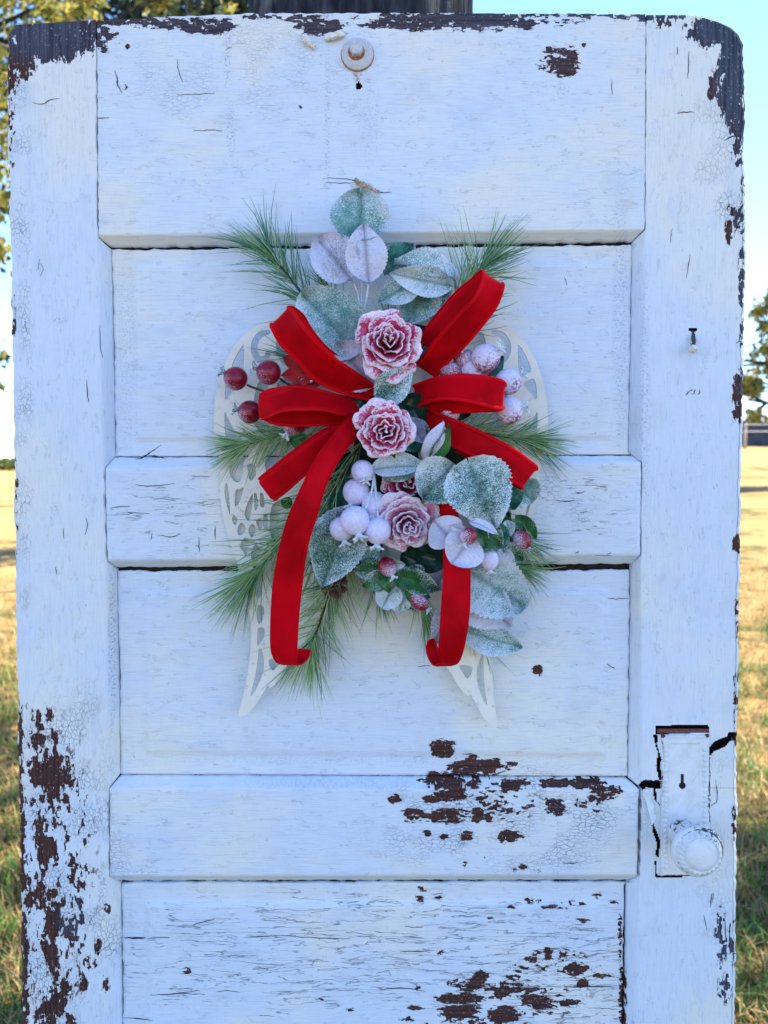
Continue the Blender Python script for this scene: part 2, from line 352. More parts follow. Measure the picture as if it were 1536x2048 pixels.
HOLES = [[(1311,1451),(1417,1449),(1418,1465),(1312,1469)],
 [(1306,1468),(1316,1470),(1314,1489),(1319,1506),(1325,1523),(1321,1536),(1322,1553),(1329,1566),(1326,1574),(1317,1556),(1312,1531),(1316,1506),(1311,1492)],
 [(1276,1570),(1284,1562),(1291,1559),(1306,1561),(1318,1560),(1328,1568),(1319,1578),(1312,1577),(1313,1602),(1329,1617),(1320,1612),(1308,1598),(1307,1576),(1292,1575),(1286,1580),(1278,1590)],
 [(1417,1496),(1430,1482),(1455,1472),(1457,1465),(1473,1463),(1477,1482),(1460,1482),(1450,1494),(1427,1503),(1422,1510),(1417,1512)],
 [(1301,1628),(1308,1650),(1321,1682),(1317,1716),(1311,1709),(1314,1687),(1306,1665)],
 [(1309,1722),(1312,1722),(1314,1751),(1366,1751),(1366,1755),(1311,1755)],
 [(1418,1512),(1420,1512),(1420,1650),(1418,1650)],
 [(710,168),(716,164),(723,166),(724,175),(718,180),(711,178)],
 [(1377,657),(1393,657),(1393,662),(1389,664),(1390,692),(1384,692),(1384,664),(1377,662)]]
def board(name, PX, PY, DEP, mat, back_cols=(), label=None, parent=None, side=.0198):
    """a board front from a grid of photo pixels and depths (metres behind the face); its rim is carried back to its sides"""
    nr, nc = PX.shape
    V = at(PX, PY, -DEP).reshape(-1, 3)
    F = grid_faces(nr, nc)
    cx = PX.reshape(-1)[F].mean(1); cy = PY.reshape(-1)[F].mean(1)
    keep = np.ones(len(F), bool)
    for h in HOLES:
        h = np.array(h)
        b = (cx > h[:, 0].min() - 3) & (cx < h[:, 0].max() + 3) & (cy > h[:, 1].min() - 3) & (cy < h[:, 1].max() + 3)
        if b.any(): keep[b] &= ~inpoly(cx[b], cy[b], h)
    holes = not keep.all()
    F = F[keep]
    attrs = door_attrs(PX.reshape(-1), PY.reshape(-1))
    # rim back
    ring = np.concatenate([np.arange(nc), np.arange(1, nr) * nc + nc - 1, (nr - 1) * nc + np.arange(nc - 2, -1, -1), np.arange(nr - 2, 0, -1) * nc])
    B = V[ring] - NRM * np.maximum(side - DEP.reshape(-1)[ring], .002)[:, None]
    off = len(V); k = len(ring)
    S = np.stack([ring, off + np.arange(k), off + (np.arange(k) + 1) % k, np.roll(ring, -1)], -1)
    V = np.concatenate([V, B]); F = np.concatenate([F, S])
    attrs = {a: np.concatenate([x, x[ring]]) for a, x in attrs.items()}
    attrs['peel'][off:] = np.maximum(attrs['peel'][off:], .3)
    o = mk(name, V, F, mat, parent or door, attrs=attrs)
    if label: o['label'] = label
    return o
# stiles
def rows_for(y0, y1, step, fine=()):
    ys = [y0]; y = y0
    while y < y1:
        s = step if y < 2060 else 24
        for a, b, st in fine:
            if a <= y < b: s = st
        y += s; ys.append(min(y, y1))
    return np.array(sorted(set(ys + [t for t in [475, 497, 912, 936, 1122, 1140, 1548, 1576, 1753, 1766, 458, 482, 905, 925, 1110, 1132, 1555, 1578] if y0 < t < y1])), float)
def stile(left):
    ys = rows_for(30 if not left else 42, sq(3590), 5, [(640, 700, 2.)] + ([] if left else [(1440, 1770, 1.6)]))
    xi = interp(XL if left else XR, ys); xf = interp(FL if left else FR, ys); xo = interp(OL if left else OR, ys)
    xo = xo + wob(ys, 3 if left else 4, 9, 1.6) + wob(ys, 5 if left else 6, 60, 2.0)
    nf = 38 if left else 84
    s = np.linspace(0, 1, nf); s = np.concatenate([[0, .012, .03], s[2:]]); nf = len(s)
    X = xo[:, None] + (xf - xo)[:, None] * s[None]
    D = np.zeros_like(X); D[:, 0] = .0035; D[:, 1] = .0010
    c = np.linspace(0, 1, 6)[1:]
    xi = xi + wob(ys, 8 if left else 9, 14, .8)
    XC = xf[:, None] + (xi - xf)[:, None] * c[None]
    dep = CH * np.clip(np.abs(xi - xf) / 22, 0, 1)
    DC = dep[:, None] * (1 - np.cos(c * pi / 2) * .35 - .65 * (1 - c))[None]
    X = np.concatenate([X, XC], 1); D = np.concatenate([D, DC], 1)
    Y = np.repeat(ys[:, None], X.shape[1], 1)
    f = np.clip(1 - (Y - 42) / 60, 0, 1)
    if left: Y = Y + (interp(TOP, X) - 42) * f
    if not left: X, Y, D = X[:, ::-1], Y[:, ::-1], D[:, ::-1]
    D = D + wob(Y, 31, 40, .0003) + wob(X, 32, 30, .0002)
    return board('stile', X, Y, D, PAINT_V, side=.0345)
stile(True); stile(False)
def rail(tl, tr, al, ar, bl, br, el, er, top=False, gl=2.4, gr=1.8, seed=0):
    """rows: top edge, top moulding end, lower moulding start, bottom edge, each at the left and right end"""
    segs = []
    def seg(y0, y1, d0, d1, n, last=False):
        for i in range(n + (1 if last else 0)):
            t = i / n; segs.append((y0[0] + (y1[0] - y0[0]) * t, y0[1] + (y1[1] - y0[1]) * t, d0, d1, t))
    if not top: seg((tl, tr), (al, ar), CH, 0, 5)
    H = bl - al
    seg((al, ar), (bl, br), 0, 0, max(6, int(H / ((3.2 if top else 5) if al < 2048 else 24))))
    if el > bl: seg((bl, br), (el, er), 0, CH, 5, True)
    yl = np.array([s[0] for s in segs]); yr = np.array([s[1] for s in segs])
    dep = np.array([s[2] + (s[3] - s[2]) * (s[4] if s[2] < s[3] else 1 - (1 - s[4]) ** 1.0) for s in segs])
    nc = (340 if top else 215) if tl < 2048 else 60
    s = np.linspace(0, 1, nc)
    x0 = interp(XL, yl) + gl + wob(yl, 11 + seed, 8, .9); x1 = interp(XR, yr) - gr - wob(yr, 12 + seed, 8, .7)
    X = x0[:, None] + (x1 - x0)[:, None] * s; Y = yl[:, None] + (yr - yl)[:, None] * s
    if top:
        f = np.clip(1 - (Y - Y[0, 0]) / 60, 0, 1); Y = Y + (interp(TOP, X) + wob(X, 77, 12, 1.3) - Y[0]) * f
    D = np.repeat(dep[:, None], nc, 1)
    D = D + wob(X, 41 + seed, 50, .00035) + wob(Y, 42 + seed, 30, .0002)
    Y[-1] += wob(X[-1], 21 + seed, 10, 1.3); Y[0] += 0 if top else wob(X[0], 22 + seed, 10, .8)
    return board('rail', X, Y, D, PAINT_H)
rail(40, 28, 40, 28, 470, 459, 493, 482, top=True)
rail(915, 911, 937, 926, 1121, 1109, 1134, 1127, seed=1)
rail(1551, 1556, 1578, 1579, 1752, 1750, 1761, 1759, gl=2.4, gr=6.5, seed=2)
rail(sq(2175), sq(2175), sq(2199), sq(2199), sq(2376), sq(2376), sq(2394), sq(2394), seed=3)
rail(sq(2812), sq(2812), sq(2836), sq(2836), sq(3011), sq(3011), sq(3030), sq(3030), seed=4)
rail(sq(3402), sq(3402), sq(3426), sq(3426), sq(3590), sq(3590), 0, 0, seed=5)
def panel(tl, tr, bl, br, gl, gr, seed, fld):
    n = max(8, int((bl - tl) / (5 if tl < 2048 else 24))); t = np.linspace(0, 1, n)
    nc = 212 if tl < 2048 else 50; s = np.linspace(0, 1, nc)
    yl = tl + (bl - tl) * t; yr = tr + (br - tr) * t
    x0 = interp(XL, yl) + gl + wob(yl, 51 + seed, 11, 1.5) + wob(yl, 71 + seed, 50, 1.3); x1 = interp(XR, yr) - gr - wob(yr, 52 + seed, 11, 1.5)
    X = x0[:, None] + (x1 - x0)[:, None] * s; Y = yl[:, None] + (yr - yl)[:, None] * s
    Y[0] += wob(X[0], 61 + seed, 26, 2.0) + wob(X[0], 66 + seed, 7, 1.0)
    dl, dr, dt, db = fld
    e = np.minimum.reduce([(X - x0[:, None]) / dl, (x1[:, None] - X) / dr, (Y - Y[0]) / dt, (Y[-1] - Y) / db])
    f = np.clip((e - .88) / .24, 0, 1); f = f * f * (3 - 2 * f)
    D = .0140 - .0036 * f + wob(X, 81 + seed, 45, .0003) + wob(Y, 82 + seed, 25, .0003)
    return board('panel', X, Y, D, PAINT_H)
panel(500, 491, 913, 909, 2.2, 2.4, 0, (42, 36, 34, 34))
panel(1143, 1140, 1548, 1552, 2.5, 3.0, 1, (52, 48, 42, 42))
panel(1766, 1764, 2172, 2172, 3.0, 6.0, 2, (50, 52, 42, 42))
panel(sq(2399), sq(2399), sq(2808), sq(2808), 2.5, 3, 3, (50, 50, 42, 42))
panel(sq(3034), sq(3034), sq(3398), sq(3398), 2.5, 3, 4, (50, 50, 42, 42))
# the bare wood inside the door, seen through joints, chips and the lock mortise
ys = np.linspace(36, ZB - 8, 60)
X = np.stack([interp(OL, ys) + 4, np.minimum(interp(OR, ys), 1480) - 4], 1); X[:3, 1] -= np.array([40, 12, 0])
Vf = at(X, np.stack([ys + 14, ys], 1), -.0201).reshape(-1, 3); Vb = Vf - NRM * .0140
n2 = len(Vf); Fc = [tuple(f) for f in grid_faces(60, 2)] + [tuple(f[::-1] + n2) for f in grid_faces(60, 2)]
for i in range(59): Fc += [(i * 2, i * 2 + 2, n2 + i * 2 + 2, n2 + i * 2), (i * 2 + 3, i * 2 + 1, n2 + i * 2 + 1, n2 + i * 2 + 3)]
Fc += [(0, n2, n2 + 1, 1), (n2 - 2, n2 - 1, 2 * n2 - 1, 2 * n2 - 2)]
mk('core', np.concatenate([Vf, Vb]), Fc, CORE, door, smooth=False)

# hairline cracks and scratches: thin grooves with dark wood showing
HAIR = M('dark_crack_wood'); HAIR.bsdf((.03, .035, .05), .9); HAIR = HAIR.m
def depth_at(px, py):      # face depth, metres behind the door face
    if interp(FL, py) < px < interp(FR, py):
        for a, b in ((505, 905), (1150, 1540), (1775, 2170)):
            if a < py < b and 245 < px < 1245: return .0104 if (a + 40 < py < b - 40 and 295 < px < 1200) else .0140
    return 0.
cr = MB()
def stroke(pts, w0=1.0, w1=.3, jit=1.0, k=5):
    P = catmull(pts, k); P = P + rng.normal(0, jit * .45, P.shape)
    n = len(P); wd = (w0 + (w1 - w0) * np.abs(np.linspace(-1, 1, n))) * (1 + rng.uniform(-.3, .3, n))
    T = np.gradient(P, axis=0); T /= np.linalg.norm(T, axis=1)[:, None] + 1e-9; Nn = np.stack([-T[:, 1], T[:, 0]], 1)
    d = np.array([depth_at(*p) for p in P]); d = np.minimum(d, np.median(d)) - .0004
    A = at(P[:, 0] + Nn[:, 0] * wd, P[:, 1] + Nn[:, 1] * wd, -d); B = at(P[:, 0] - Nn[:, 0] * wd, P[:, 1] - Nn[:, 1] * wd, -d)
    cr.add(np.stack([A, B], 1).reshape(-1, 3), grid_faces(n, 2))
for pts, w in [([(229,140),(234,155),(236,170),(245,186)],1.3),([(250,168),(253,174),(249,180)],1.6),([(65,205),(85,208),(103,199),(120,197)],1.0),([(193,236),(205,236),(218,235)],1.1),
    ([(645,356),(690,358),(705,360),(722,368)],1.0),([(720,365),(735,376),(757,384),(785,384)],1.7),([(650,364),(680,366),(708,366)],.8),([(270,918),(283,916),(302,904),(323,890)],1.6),([(297,911),(312,912),(330,917)],1.3),
    ([(385,262),(420,260),(445,262)],.8),([(355,118),(357,140),(366,165)],.7),([(1224,160),(1224,190)],.8),([(1355,95),(1355,110)],.8),([(1378,102),(1377,130),(1376,158)],.9),([(1353,227),(1370,224),(1390,224)],.9),([(1450,281),(1462,274),(1476,271)],1.6),
    ([(222,1015),(260,1012)],1.1),([(255,1025),(300,1027)],.9),([(270,970),(300,972),(350,967)],.9),([(1108,1000),(1130,1003),(1150,1000)],1.),([(430,1052),(431,1080)],1.2),([(398,1076),(398,1104)],1.),([(315,1070),(345,1074),(362,1066)],1.0),([(305,1067),(301,1080)],.8),
    ([(244,1876),(270,1876),(298,1877)],1.9),([(298,1876),(340,1875)],.9),([(385,1850),(430,1838)],1.0),([(300,1990),(350,1988),(400,1981)],1.3),([(245,2035),(275,2037),(305,2041)],1.1),([(800,1904),(830,1902),(860,1905)],1.2),
    ([(540,1870),(620,1875),(700,1878)],.8),([(760,1980),(800,1976),(850,1983)],1.2),([(1090,1973),(1160,1974),(1245,1971)],1.5),([(1130,555),(1133,570)],.8),([(1210,675),(1210,690)],1.3),([(1212,640),(1214,655)],.9),([(1150,1108),(1158,1103)],1.),
    ([(1380,508),(1377,530),(1373,555)],.8),([(1222,1105),(1215,1110)],.8),([(1212,1260),(1211,1285)],.9),([(1210,1325),(1222,1333),(1230,1338)],.9),([(173,760),(175,790),(178,805)],.9),([(200,650),(200,690),(205,715)],.9),
    ([(355,190),(390,188),(430,186)],.6),([(640,500),(660,497),(700,499)],.7),([(1372,790),(1376,785),(1379,782)],.9),([(1379,782),(1384,780),(1388,780)],.8),([(1383,789),(1389,784),(1391,779)],.9),([(1396,789),(1400,784),(1399,779)],.9),
    ([(1424,1785),(1421,1815)],.9),([(1427,1787),(1425,1805)],.7),([(1408,1830),(1414,1860)],1.),([(1440,1840),(1442,1870),(1446,1890)],1.6),([(1450,1840),(1452,1880)],1.3),([(1460,1845),(1458,1890)],1.2),([(1432,1560),(1434,1600),(1422,1612)],.9),([(1190,1110),(1222,1112)],.7)]:
    stroke(pts, w)
for _ in range(26):       # small ones along the grain of rails and panels
    x = rng.uniform(260, 1230); y = rng.choice([rng.uniform(1800, 2040), rng.uniform(940, 1100), rng.uniform(1170, 1540), rng.uniform(60, 450), rng.uniform(1600, 1740)], p=[.42, .2, .14, .12, .12])
    L = rng.uniform(12, 60); stroke([(x, y), (x + L / 2, y + rng.normal(0, 2)), (x + L, y + rng.normal(0, 3))], rng.uniform(.45, .9))
for _ in range(9):
    x = rng.choice([rng.uniform(50, 185), rng.uniform(1300, 1460)]); y = rng.uniform(150, 2000); L = rng.uniform(12, 45)
    if 1290 < x < 1430 and 1420 < y < 1780: continue
    stroke([(x, y), (x + rng.normal(0, 1.5), y + L / 2), (x + rng.normal(0, 2), y + L)], rng.uniform(.4, .7))
ck = cr.build('crack', HAIR, door); ck['kind'] = 'stuff'

# bolt with washer at the top of the door
STEEL = plain('pale_painted_steel', (.52, .53, .56), .45, .12, 300., .4, .0004, .5)
RUSTY = plain('rusted_steel', (.30, .13, .07), .75, .5, 500., .5, .0005, .3)
c0 = at(714, 109)
def disc_part(name, px, py, prof, mat, seg=36, parent=door, ax=NRM):
    V, F = lathe([(r, h) for r, h in prof], at(px, py), ax, seg)
    F = F + [tuple(range((len(prof) - 1) * seg, len(prof) * seg))]
    return mk(name, V, F, mat, parent, attrs={'wear_dark': np.zeros(len(V))})
ws = disc_part('washer', 715, 109, [(mm(31.5), 0), (mm(31.5), .0016), (mm(30), .0024), (mm(10), .0024)], STEEL)
disc_part('rust_ring', 715, 110, [(mm(33), .0002), (mm(32.5), .0008), (mm(31), .0010), (mm(10), .0010)], RUSTY, parent=ws)
disc_part('rust_ring', 713, 106, [(mm(17), .0020), (mm(16.5), .0027), (mm(12), .0028)], RUSTY, parent=ws)
hx = disc_part('bolt_head', 713, 104, [(mm(13.5), .002), (mm(13.5), .0090), (mm(11.5), .0104)], STEEL, seg=6); hx.data.polygons.foreach_set('use_smooth', np.zeros(len(hx.data.polygons), bool))
# flakes of lifted paint below the top edge
def blob(name, pts, r, mat, parent, squash=.5):
    P = [at(x, y, d) for x, y, d in pts]; V, F = tube(catmull(P, 5), np.array([max(.002, mm(q)) for q in np.interp(np.linspace(0, 1, (len(P) - 1) * 5 + 1), np.linspace(0, 1, len(r)), r)]), 9)
    V = V + rng.normal(0, .0006, V.shape); return mk(name, V, F, mat, parent, smooth=False)
PUTTY = plain('old_white_putty', (.72, .70, .66), .8, .15, 200., .6, .001, .2)
blob('paint_flake', [(606, 70, .002), (615, 82, .003), (630, 95, .002)], [5, 8, 4], PUTTY, door)
blob('paint_flake', [(650, 76, .003), (668, 71, .006), (688, 66, .003)], [5, 8, 6], PUTTY, door)
SPL = plain('pale_splintered_wood', (.42, .33, .24), .9, .3, 400., .6, .001, .2)
for a, b in (((712, 360), (728, 372)), ((722, 366), (745, 380)), ((730, 375), (757, 384)), ((716, 366), (740, 376))):
    blob('splinter', [(a[0], a[1], .0005), ((a[0] + b[0]) / 2, (a[1] + b[1]) / 2, .003), (b[0], b[1], .0004)], [.6, 1.3, .4], SPL, door)
# bent nail under the small slot on the right stile
nl = blob('nail', [(1386, 664, -.002), (1387, 680, .004), (1386, 694, .010)], [3.2, 3.0, 3.0], plain('rusty_nail', (.06, .06, .07), .8, .4, 500.), door)
blob('nail_head', [(1381, 697, .012), (1386, 698, .014), (1391, 696, .012)], [5, 9, 5], PUTTY, nl)

# lock plate: beaded border, ridges, keyhole, holes behind it
gx = np.arange(1320.5, 1418.6, 1.0); gy = np.arange(1467.0, 1752.6, 1.0)
X, Y = np.meshgrid(gx, gy)
lft = 1320.5 + np.clip(wob(gy, 91, 18, 4.) + 2, 0, 7) * (gy < 1650) * (gy < 1640)
X = np.maximum(X, lft[:, None] + (X - 1320.5) * .02)
topw = 1467 + np.clip(wob(gx, 92, 12, 2.5) + 1, 0, 5); Y = np.maximum(Y, topw[None, :] + (Y - 1467) * .02)
Hh = np.full_like(X, .0022)
edge = np.minimum.reduce([X - X[:, :1], 1418.5 - X, Y - Y[:1], 1752.5 - Y]); Hh *= np.clip(edge / 3, .1, 1)
def ridge(u, c, w): return np.exp(-((u - c) / w) ** 2)
inY = (Y > 1484) & (Y < 1735)
Hh += .0009 * (ridge(X, 1340, 1.9) + ridge(X, 1400, 1.9)) * inY
Hh += .0008 * ridge(Y, 1485, 2.0) * ((X > 1338) & (X < 1402)) + .0007 * ridge(Y, 1474, 2.2) * ((X > 1326) & (X < 1414))
by = (Y - 1500) / 10.2; bd = (by - np.round(by)) * 10.2
for bx in (1331.5, 1409.5):
    Hh += .0016 * np.sqrt(np.clip(1 - ((X - bx) / 4.2) ** 2 - (bd / 4.4) ** 2, 0, 1)) * ((Y > 1495) & (Y < 1740))
bxk = (X - 1345) / 10.2; bdx = (bxk - np.round(bxk)) * 10.2
Hh += .0005 * wob(X * 3.1 + Y * 1.7, 95, 12, 1.) * .5
wear_dark = field(X, Y, [(1322, 1500, 8, 40, .55), (1415, 1470, 8, 8, .8), (1322, 1470, 14, 9, .75), (1418, 1600, 4, 60, .55), (1360, 1752, 60, 4, .7), (1322, 1560, 6, 30, .6)], False)
V = at(X, Y, Hh).reshape(-1, 3); F = grid_faces(*X.shape)
fx = X.reshape(-1)[F].mean(1); fy = Y.reshape(-1)[F].mean(1)
kh = ((fx - 1364.5) ** 2 + (fy - 1571) ** 2 < 6.8 ** 2) | ((np.abs(fx - 1364.5) < 2.8) & (fy > 1548) & (fy < 1571))
F = F[~kh]
lp = mk('lock_plate', V, F, LOCK, door, attrs={'wear_dark': wear_dark.reshape(-1)})
lp['label'] = 'white painted lock plate with beaded edges and a keyhole'
DARK = M('dark_keyhole'); DARK.bsdf((.012, .011, .011), .9); DARK = DARK.m
ky = at(1364.5, 1563, .0008); Vk, Fk = box(ky, (mm(20), .0006, mm(36)), None); mk('keyhole', Vk, Fk, DARK, lp, smooth=False)
# mortise edge in the slot above the plate
Vs, Fs = box(at(1365, 1461, -.003), (mm(104), .004, mm(8))); mk('mortise_edge', Vs, Fs, plain('old_brown_wood', (.16, .055, .04), .8, .3, 300.), door, smooth=False)
fl_ = at([1285, 1296, 1303, 1309, 1313, 1304, 1297, 1290, 1286], [1580, 1577, 1592, 1612, 1634, 1652, 1622, 1600, 1590], [.001, .003, .006, .007, .005, .009, .007, .003, .001])
mk('paint_flake', np.concatenate([fl_, fl_ - NRM * .0012]), [tuple(range(9))[::-1], tuple(range(9, 18))] + [(i, (i + 1) % 9, 9 + (i + 1) % 9, 9 + i) for i in range(9)], LOCK, door, smooth=False, attrs={'wear_dark': np.full(18, .1)})
# knob
kb = at(1363, 1664, .002)
V, F = lathe([(.0145, -.001), (.0150, .004), (.0128, .008), (.0112, .014), (.0108, .030), (.0125, .040)], kb, NRM, 32)
mk('knob_collar', V, F, LOCK, door, attrs={'wear_dark': np.where((V - kb)[:, 2] > .004, .52, .2)})
seg = 96; prof = []
R = .0272
for r, h in [(.0115, .026), (.0155, .029), (.0200, .0305), (.0245, .0325), (.0268, .0358), (.0276, .0395), (.0270, .0432), (.0256, .0455), (.0244, .0462), (.0236, .0474), (.0222, .0502), (.0202, .0526), (.0184, .0540), (.0177, .0526), (.0170, .0526), (.0163, .0541), (.0120, .0552), (.006, .0557), (.0004, .0558)]:
    prof.append((r * 1.0, h + .011))
V, F = lathe(prof, kb, NRM, seg)
V = V.reshape(len(prof), seg, 3)
for i, (r, h) in enumerate(prof):
    if .0185 < r < .0238 and h > .057:
        a = np.arange(seg); amp = .0016 * sin(pi * np.clip((r - .0178) / .0062, 0, 1))
        V[i] += NRM * (amp * (((a // 2) % 2) * 2 - 1))[:, None]
Vr = V - kb; wear_dark = np.zeros((len(prof), seg))
dirx = Vr @ np.array([1, 0, 0.]); dirz = Vr @ UPD
rr = np.sqrt(dirx ** 2 + dirz ** 2)
wear_dark = np.where((rr > .0180), .22 + .36 * np.clip((dirx + dirz) / .035, 0, 1), .0) + np.where((rr > .0168) & (rr < .0179), .40, 0) + np.where((rr > .0240) & (rr < .0250), .34, 0)  # ring grooves darkened in colour for contrast, beside the worn rim
mk('doorknob', V.reshape(-1, 3), F, LOCK, door, attrs={'wear_dark': wear_dark.reshape(-1)})['label'] = 'round white doorknob with fluted rim and worn paint'

# ------------------------------------------------------------------ ground
def ground_z(x, y):
    x = np.asarray(x, float); y = np.asarray(y, float)
    s = np.clip((x / (np.abs(y) + 1.5) - .05) / .28, 0, 1); s = s * s * (3 - 2 * s)
    r = .0375 * np.clip(y - 5, 0, 70) * s
    return r + .03 * np.sin(x * .9 + 1) * np.sin(y * .7) * np.clip(np.hypot(x, y) / 3 - .4, 0, 1) - .0005
g1 = np.concatenate([-np.geomspace(900, 8, 26), np.linspace(-7.5, 7.5, 61), np.geomspace(8, 900, 26)])
gyv = np.concatenate([-np.geomspace(300, 5, 14), np.linspace(-4.5, 16, 83), np.geomspace(17, 230, 40)])
GX, GY = np.meshgrid(g1, gyv); GZ = ground_z(GX, GY)
m = M('dry_autumn_grass_ground'); v = m.obj()
big = m.noise(v, .45, 4., .55); midn = m.noise(v, 3.2, 5., .65); fin = m.noise(v, 45., 4., .7); st = m.noise(m.scale(v, (260., 60., 60.)), 1., 3., .6)
c = m.mix(m.sm(fin, .3, .7), (.34, .20, .075), (.56, .37, .15))
c = m.mix(m.math('MULTIPLY', m.sm(st, .5, .7), .5), c, (.16, .10, .05))
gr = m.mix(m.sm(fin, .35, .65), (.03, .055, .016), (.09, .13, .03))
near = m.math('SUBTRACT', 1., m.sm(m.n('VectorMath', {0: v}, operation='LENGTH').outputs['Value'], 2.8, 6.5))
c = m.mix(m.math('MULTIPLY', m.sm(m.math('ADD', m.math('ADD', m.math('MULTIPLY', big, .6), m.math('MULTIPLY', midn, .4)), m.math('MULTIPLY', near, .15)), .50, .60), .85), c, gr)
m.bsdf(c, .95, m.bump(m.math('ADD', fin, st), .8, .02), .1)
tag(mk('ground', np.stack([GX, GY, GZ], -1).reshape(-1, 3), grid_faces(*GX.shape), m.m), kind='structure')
wm = M('lake_water'); wv = wm.obj(); wm.bsdf((.02, .05, .07), .08, wm.bump(wm.noise(wv, .6, 3.), .15, .05), .5)
lake = mk('water', [(-1500, 200, -.9), (1200, 200, -.9), (1500, 3000, -.9), (-1500, 3000, -.9)], [(0, 1, 2, 3)], wm.m); tag(lake, kind='structure')

# ------------------------------------------------------------------ trees
def leaf_mat(name, cols, trans=.45, attr=True):
    m = M(name); r = m.attr('rnd')
    c = cols[0]; n = len(cols)
    for i in range(1, n): c = m.mix(m.sm(r, (i - .75) / (n - 1) * 1., (i - .25) / (n - 1)), c, cols[i])
    p = m.n('BsdfPrincipled', {'Base Color': c, 'Roughness': .5, 'Specular IOR Level': .35}).outputs[0]
    t = m.n('BsdfTranslucent', {0: c}).outputs[0]
    m.surf(m.n('MixShader', {0: trans, 1: p, 2: t}).outputs[0]); return m.m
BARK = M('tree_bark'); bv = BARK.obj()
b1 = BARK.noise(BARK.scale(bv, (38., 38., 7.)), 1., 5., .65, .5); b2 = BARK.vor(BARK.scale(bv, (30., 30., 5.)), 1., feature='DISTANCE_TO_EDGE').outputs['Distance']
bc = BARK.mix(BARK.sm(b1, .35, .7), (.010, .013, .020), (.055, .062, .080)); bc = BARK.mix(BARK.math('MULTIPLY', BARK.sm(BARK.noise(bv, 9., 3.), .56, .66), .6), bc, (.20, .20, .20))
BARK.bsdf(bc, .9, BARK.bump(BARK.math('ADD', b1, BARK.sm(b2, 0., .25)), 1., .012), .2); BARK = BARK.m
def leaf_cloud(clumps, n, size, seed, spread=.42):
    """clumps: (cx,cy,cz,rx,ry,rz); small folded leaves scattered through sub-clusters of each clump"""
    r = np.random.default_rng(seed); vol = np.array([c[3] * c[4] * c[5] for c in clumps]) ** .8; P = []
    for c, k in zip(clumps, (vol / vol.sum() * n).astype(int)):
        nsub = max(5, k // 70); sd = r.normal(size=(nsub, 3)); sd /= np.linalg.norm(sd, axis=1)[:, None]
        sc = sd * r.uniform(.35, 1., (nsub, 1)) ** .6
        i = r.integers(0, nsub, k); q = sc[i] + r.normal(0, spread * .42, (k, 3))
        P.append(np.array(c[:3]) + q * np.array(c[3:]))
    P = np.concatenate(P); k = len(P)
    a = r.normal(size=(k, 3)); a[:, 2] -= .3; a /= np.linalg.norm(a, axis=1)[:, None]
    b = np.cross(a, r.normal(size=(k, 3))); b /= np.linalg.norm(b, axis=1)[:, None] + 1e-9
    nn = np.cross(a, b); L = size * r.uniform(.6, 1.25, (k, 1)); W = L * r.uniform(.24, .36, (k, 1))
    V = np.stack([P, P + a * L * .5 + b * W + nn * L * .10, P + a * L, P + a * L * .5 - b * W + nn * L * .10], 1).reshape(-1, 3)
    o = np.arange(k)[:, None] * 4; F = np.concatenate([o + np.array([[0, 1, 2]]), o + np.array([[0, 2, 3]])])
    return V, F, np.repeat(r.uniform(0, 1, k), 4)
def tree(name, label, base, trunk_h, r0, limbs, clumps, n, size, mat, seed, group=None, lean=(0, 0), bark=None, cat='tree'):
    base = np.array([base[0], base[1], float(ground_z(base[0], base[1])) - .05]); r = np.random.default_rng(seed)
    t = thing(name, label, cat, base, group)
    b = MB(); k = 9; tt = np.linspace(0, 1, k)
    tr = base + np.stack([lean[0] * tt ** 1.4 + np.r_[0, r.normal(0, .02 * trunk_h * .3, k - 1)], lean[1] * tt, trunk_h * tt], 1)
    b.add(*tube(tr, r0 * (1 + .45 * np.exp(-tt * 9)) * (1 - .45 * tt), 14))
    for c in limbs:
        e = np.array(c[:3]); s = tr[min(k - 1, int(c[3] * (k - 1)))]; md = (s + e) / 2 + r.normal(0, .12 * np.linalg.norm(e - s), 3) + np.array([0, 0, .08 * np.linalg.norm(e - s)])
        P = catmull([s, md, e], 5); b.add(*tube(P, np.linspace(r0 * .42, r0 * .08, len(P)), 8))
        for _ in range(3):
            e2 = e + r.normal(0, .35, 3) * np.linalg.norm(e - s) * .5; j = r.integers(3, len(P) - 2); b.add(*tube(catmull([P[j], (P[j] + e2) / 2 + r.normal(0, .08, 3), e2], 4), np.linspace(r0 * .16, r0 * .04, 9), 6))
    b.build('trunk', bark or BARK, t)
    V, F, q = leaf_cloud(clumps, n, size, seed)
    mk('crown', V, F, mat, t, attrs={'rnd': q}, smooth=False)['kind'] = 'stuff'
    return t
L_YEL = leaf_mat('sunny_yellow_green_leaves', [(.12, .15, .03), (.28, .27, .06), (.42, .36, .10)], .5)
L_GRN = leaf_mat('mid_green_leaves', [(.04, .075, .02), (.10, .14, .03), (.22, .24, .05)], .45)
L_DRK = leaf_mat('dark_green_leaves', [(.02, .04, .022), (.035, .06, .03), (.08, .11, .035)], .3)
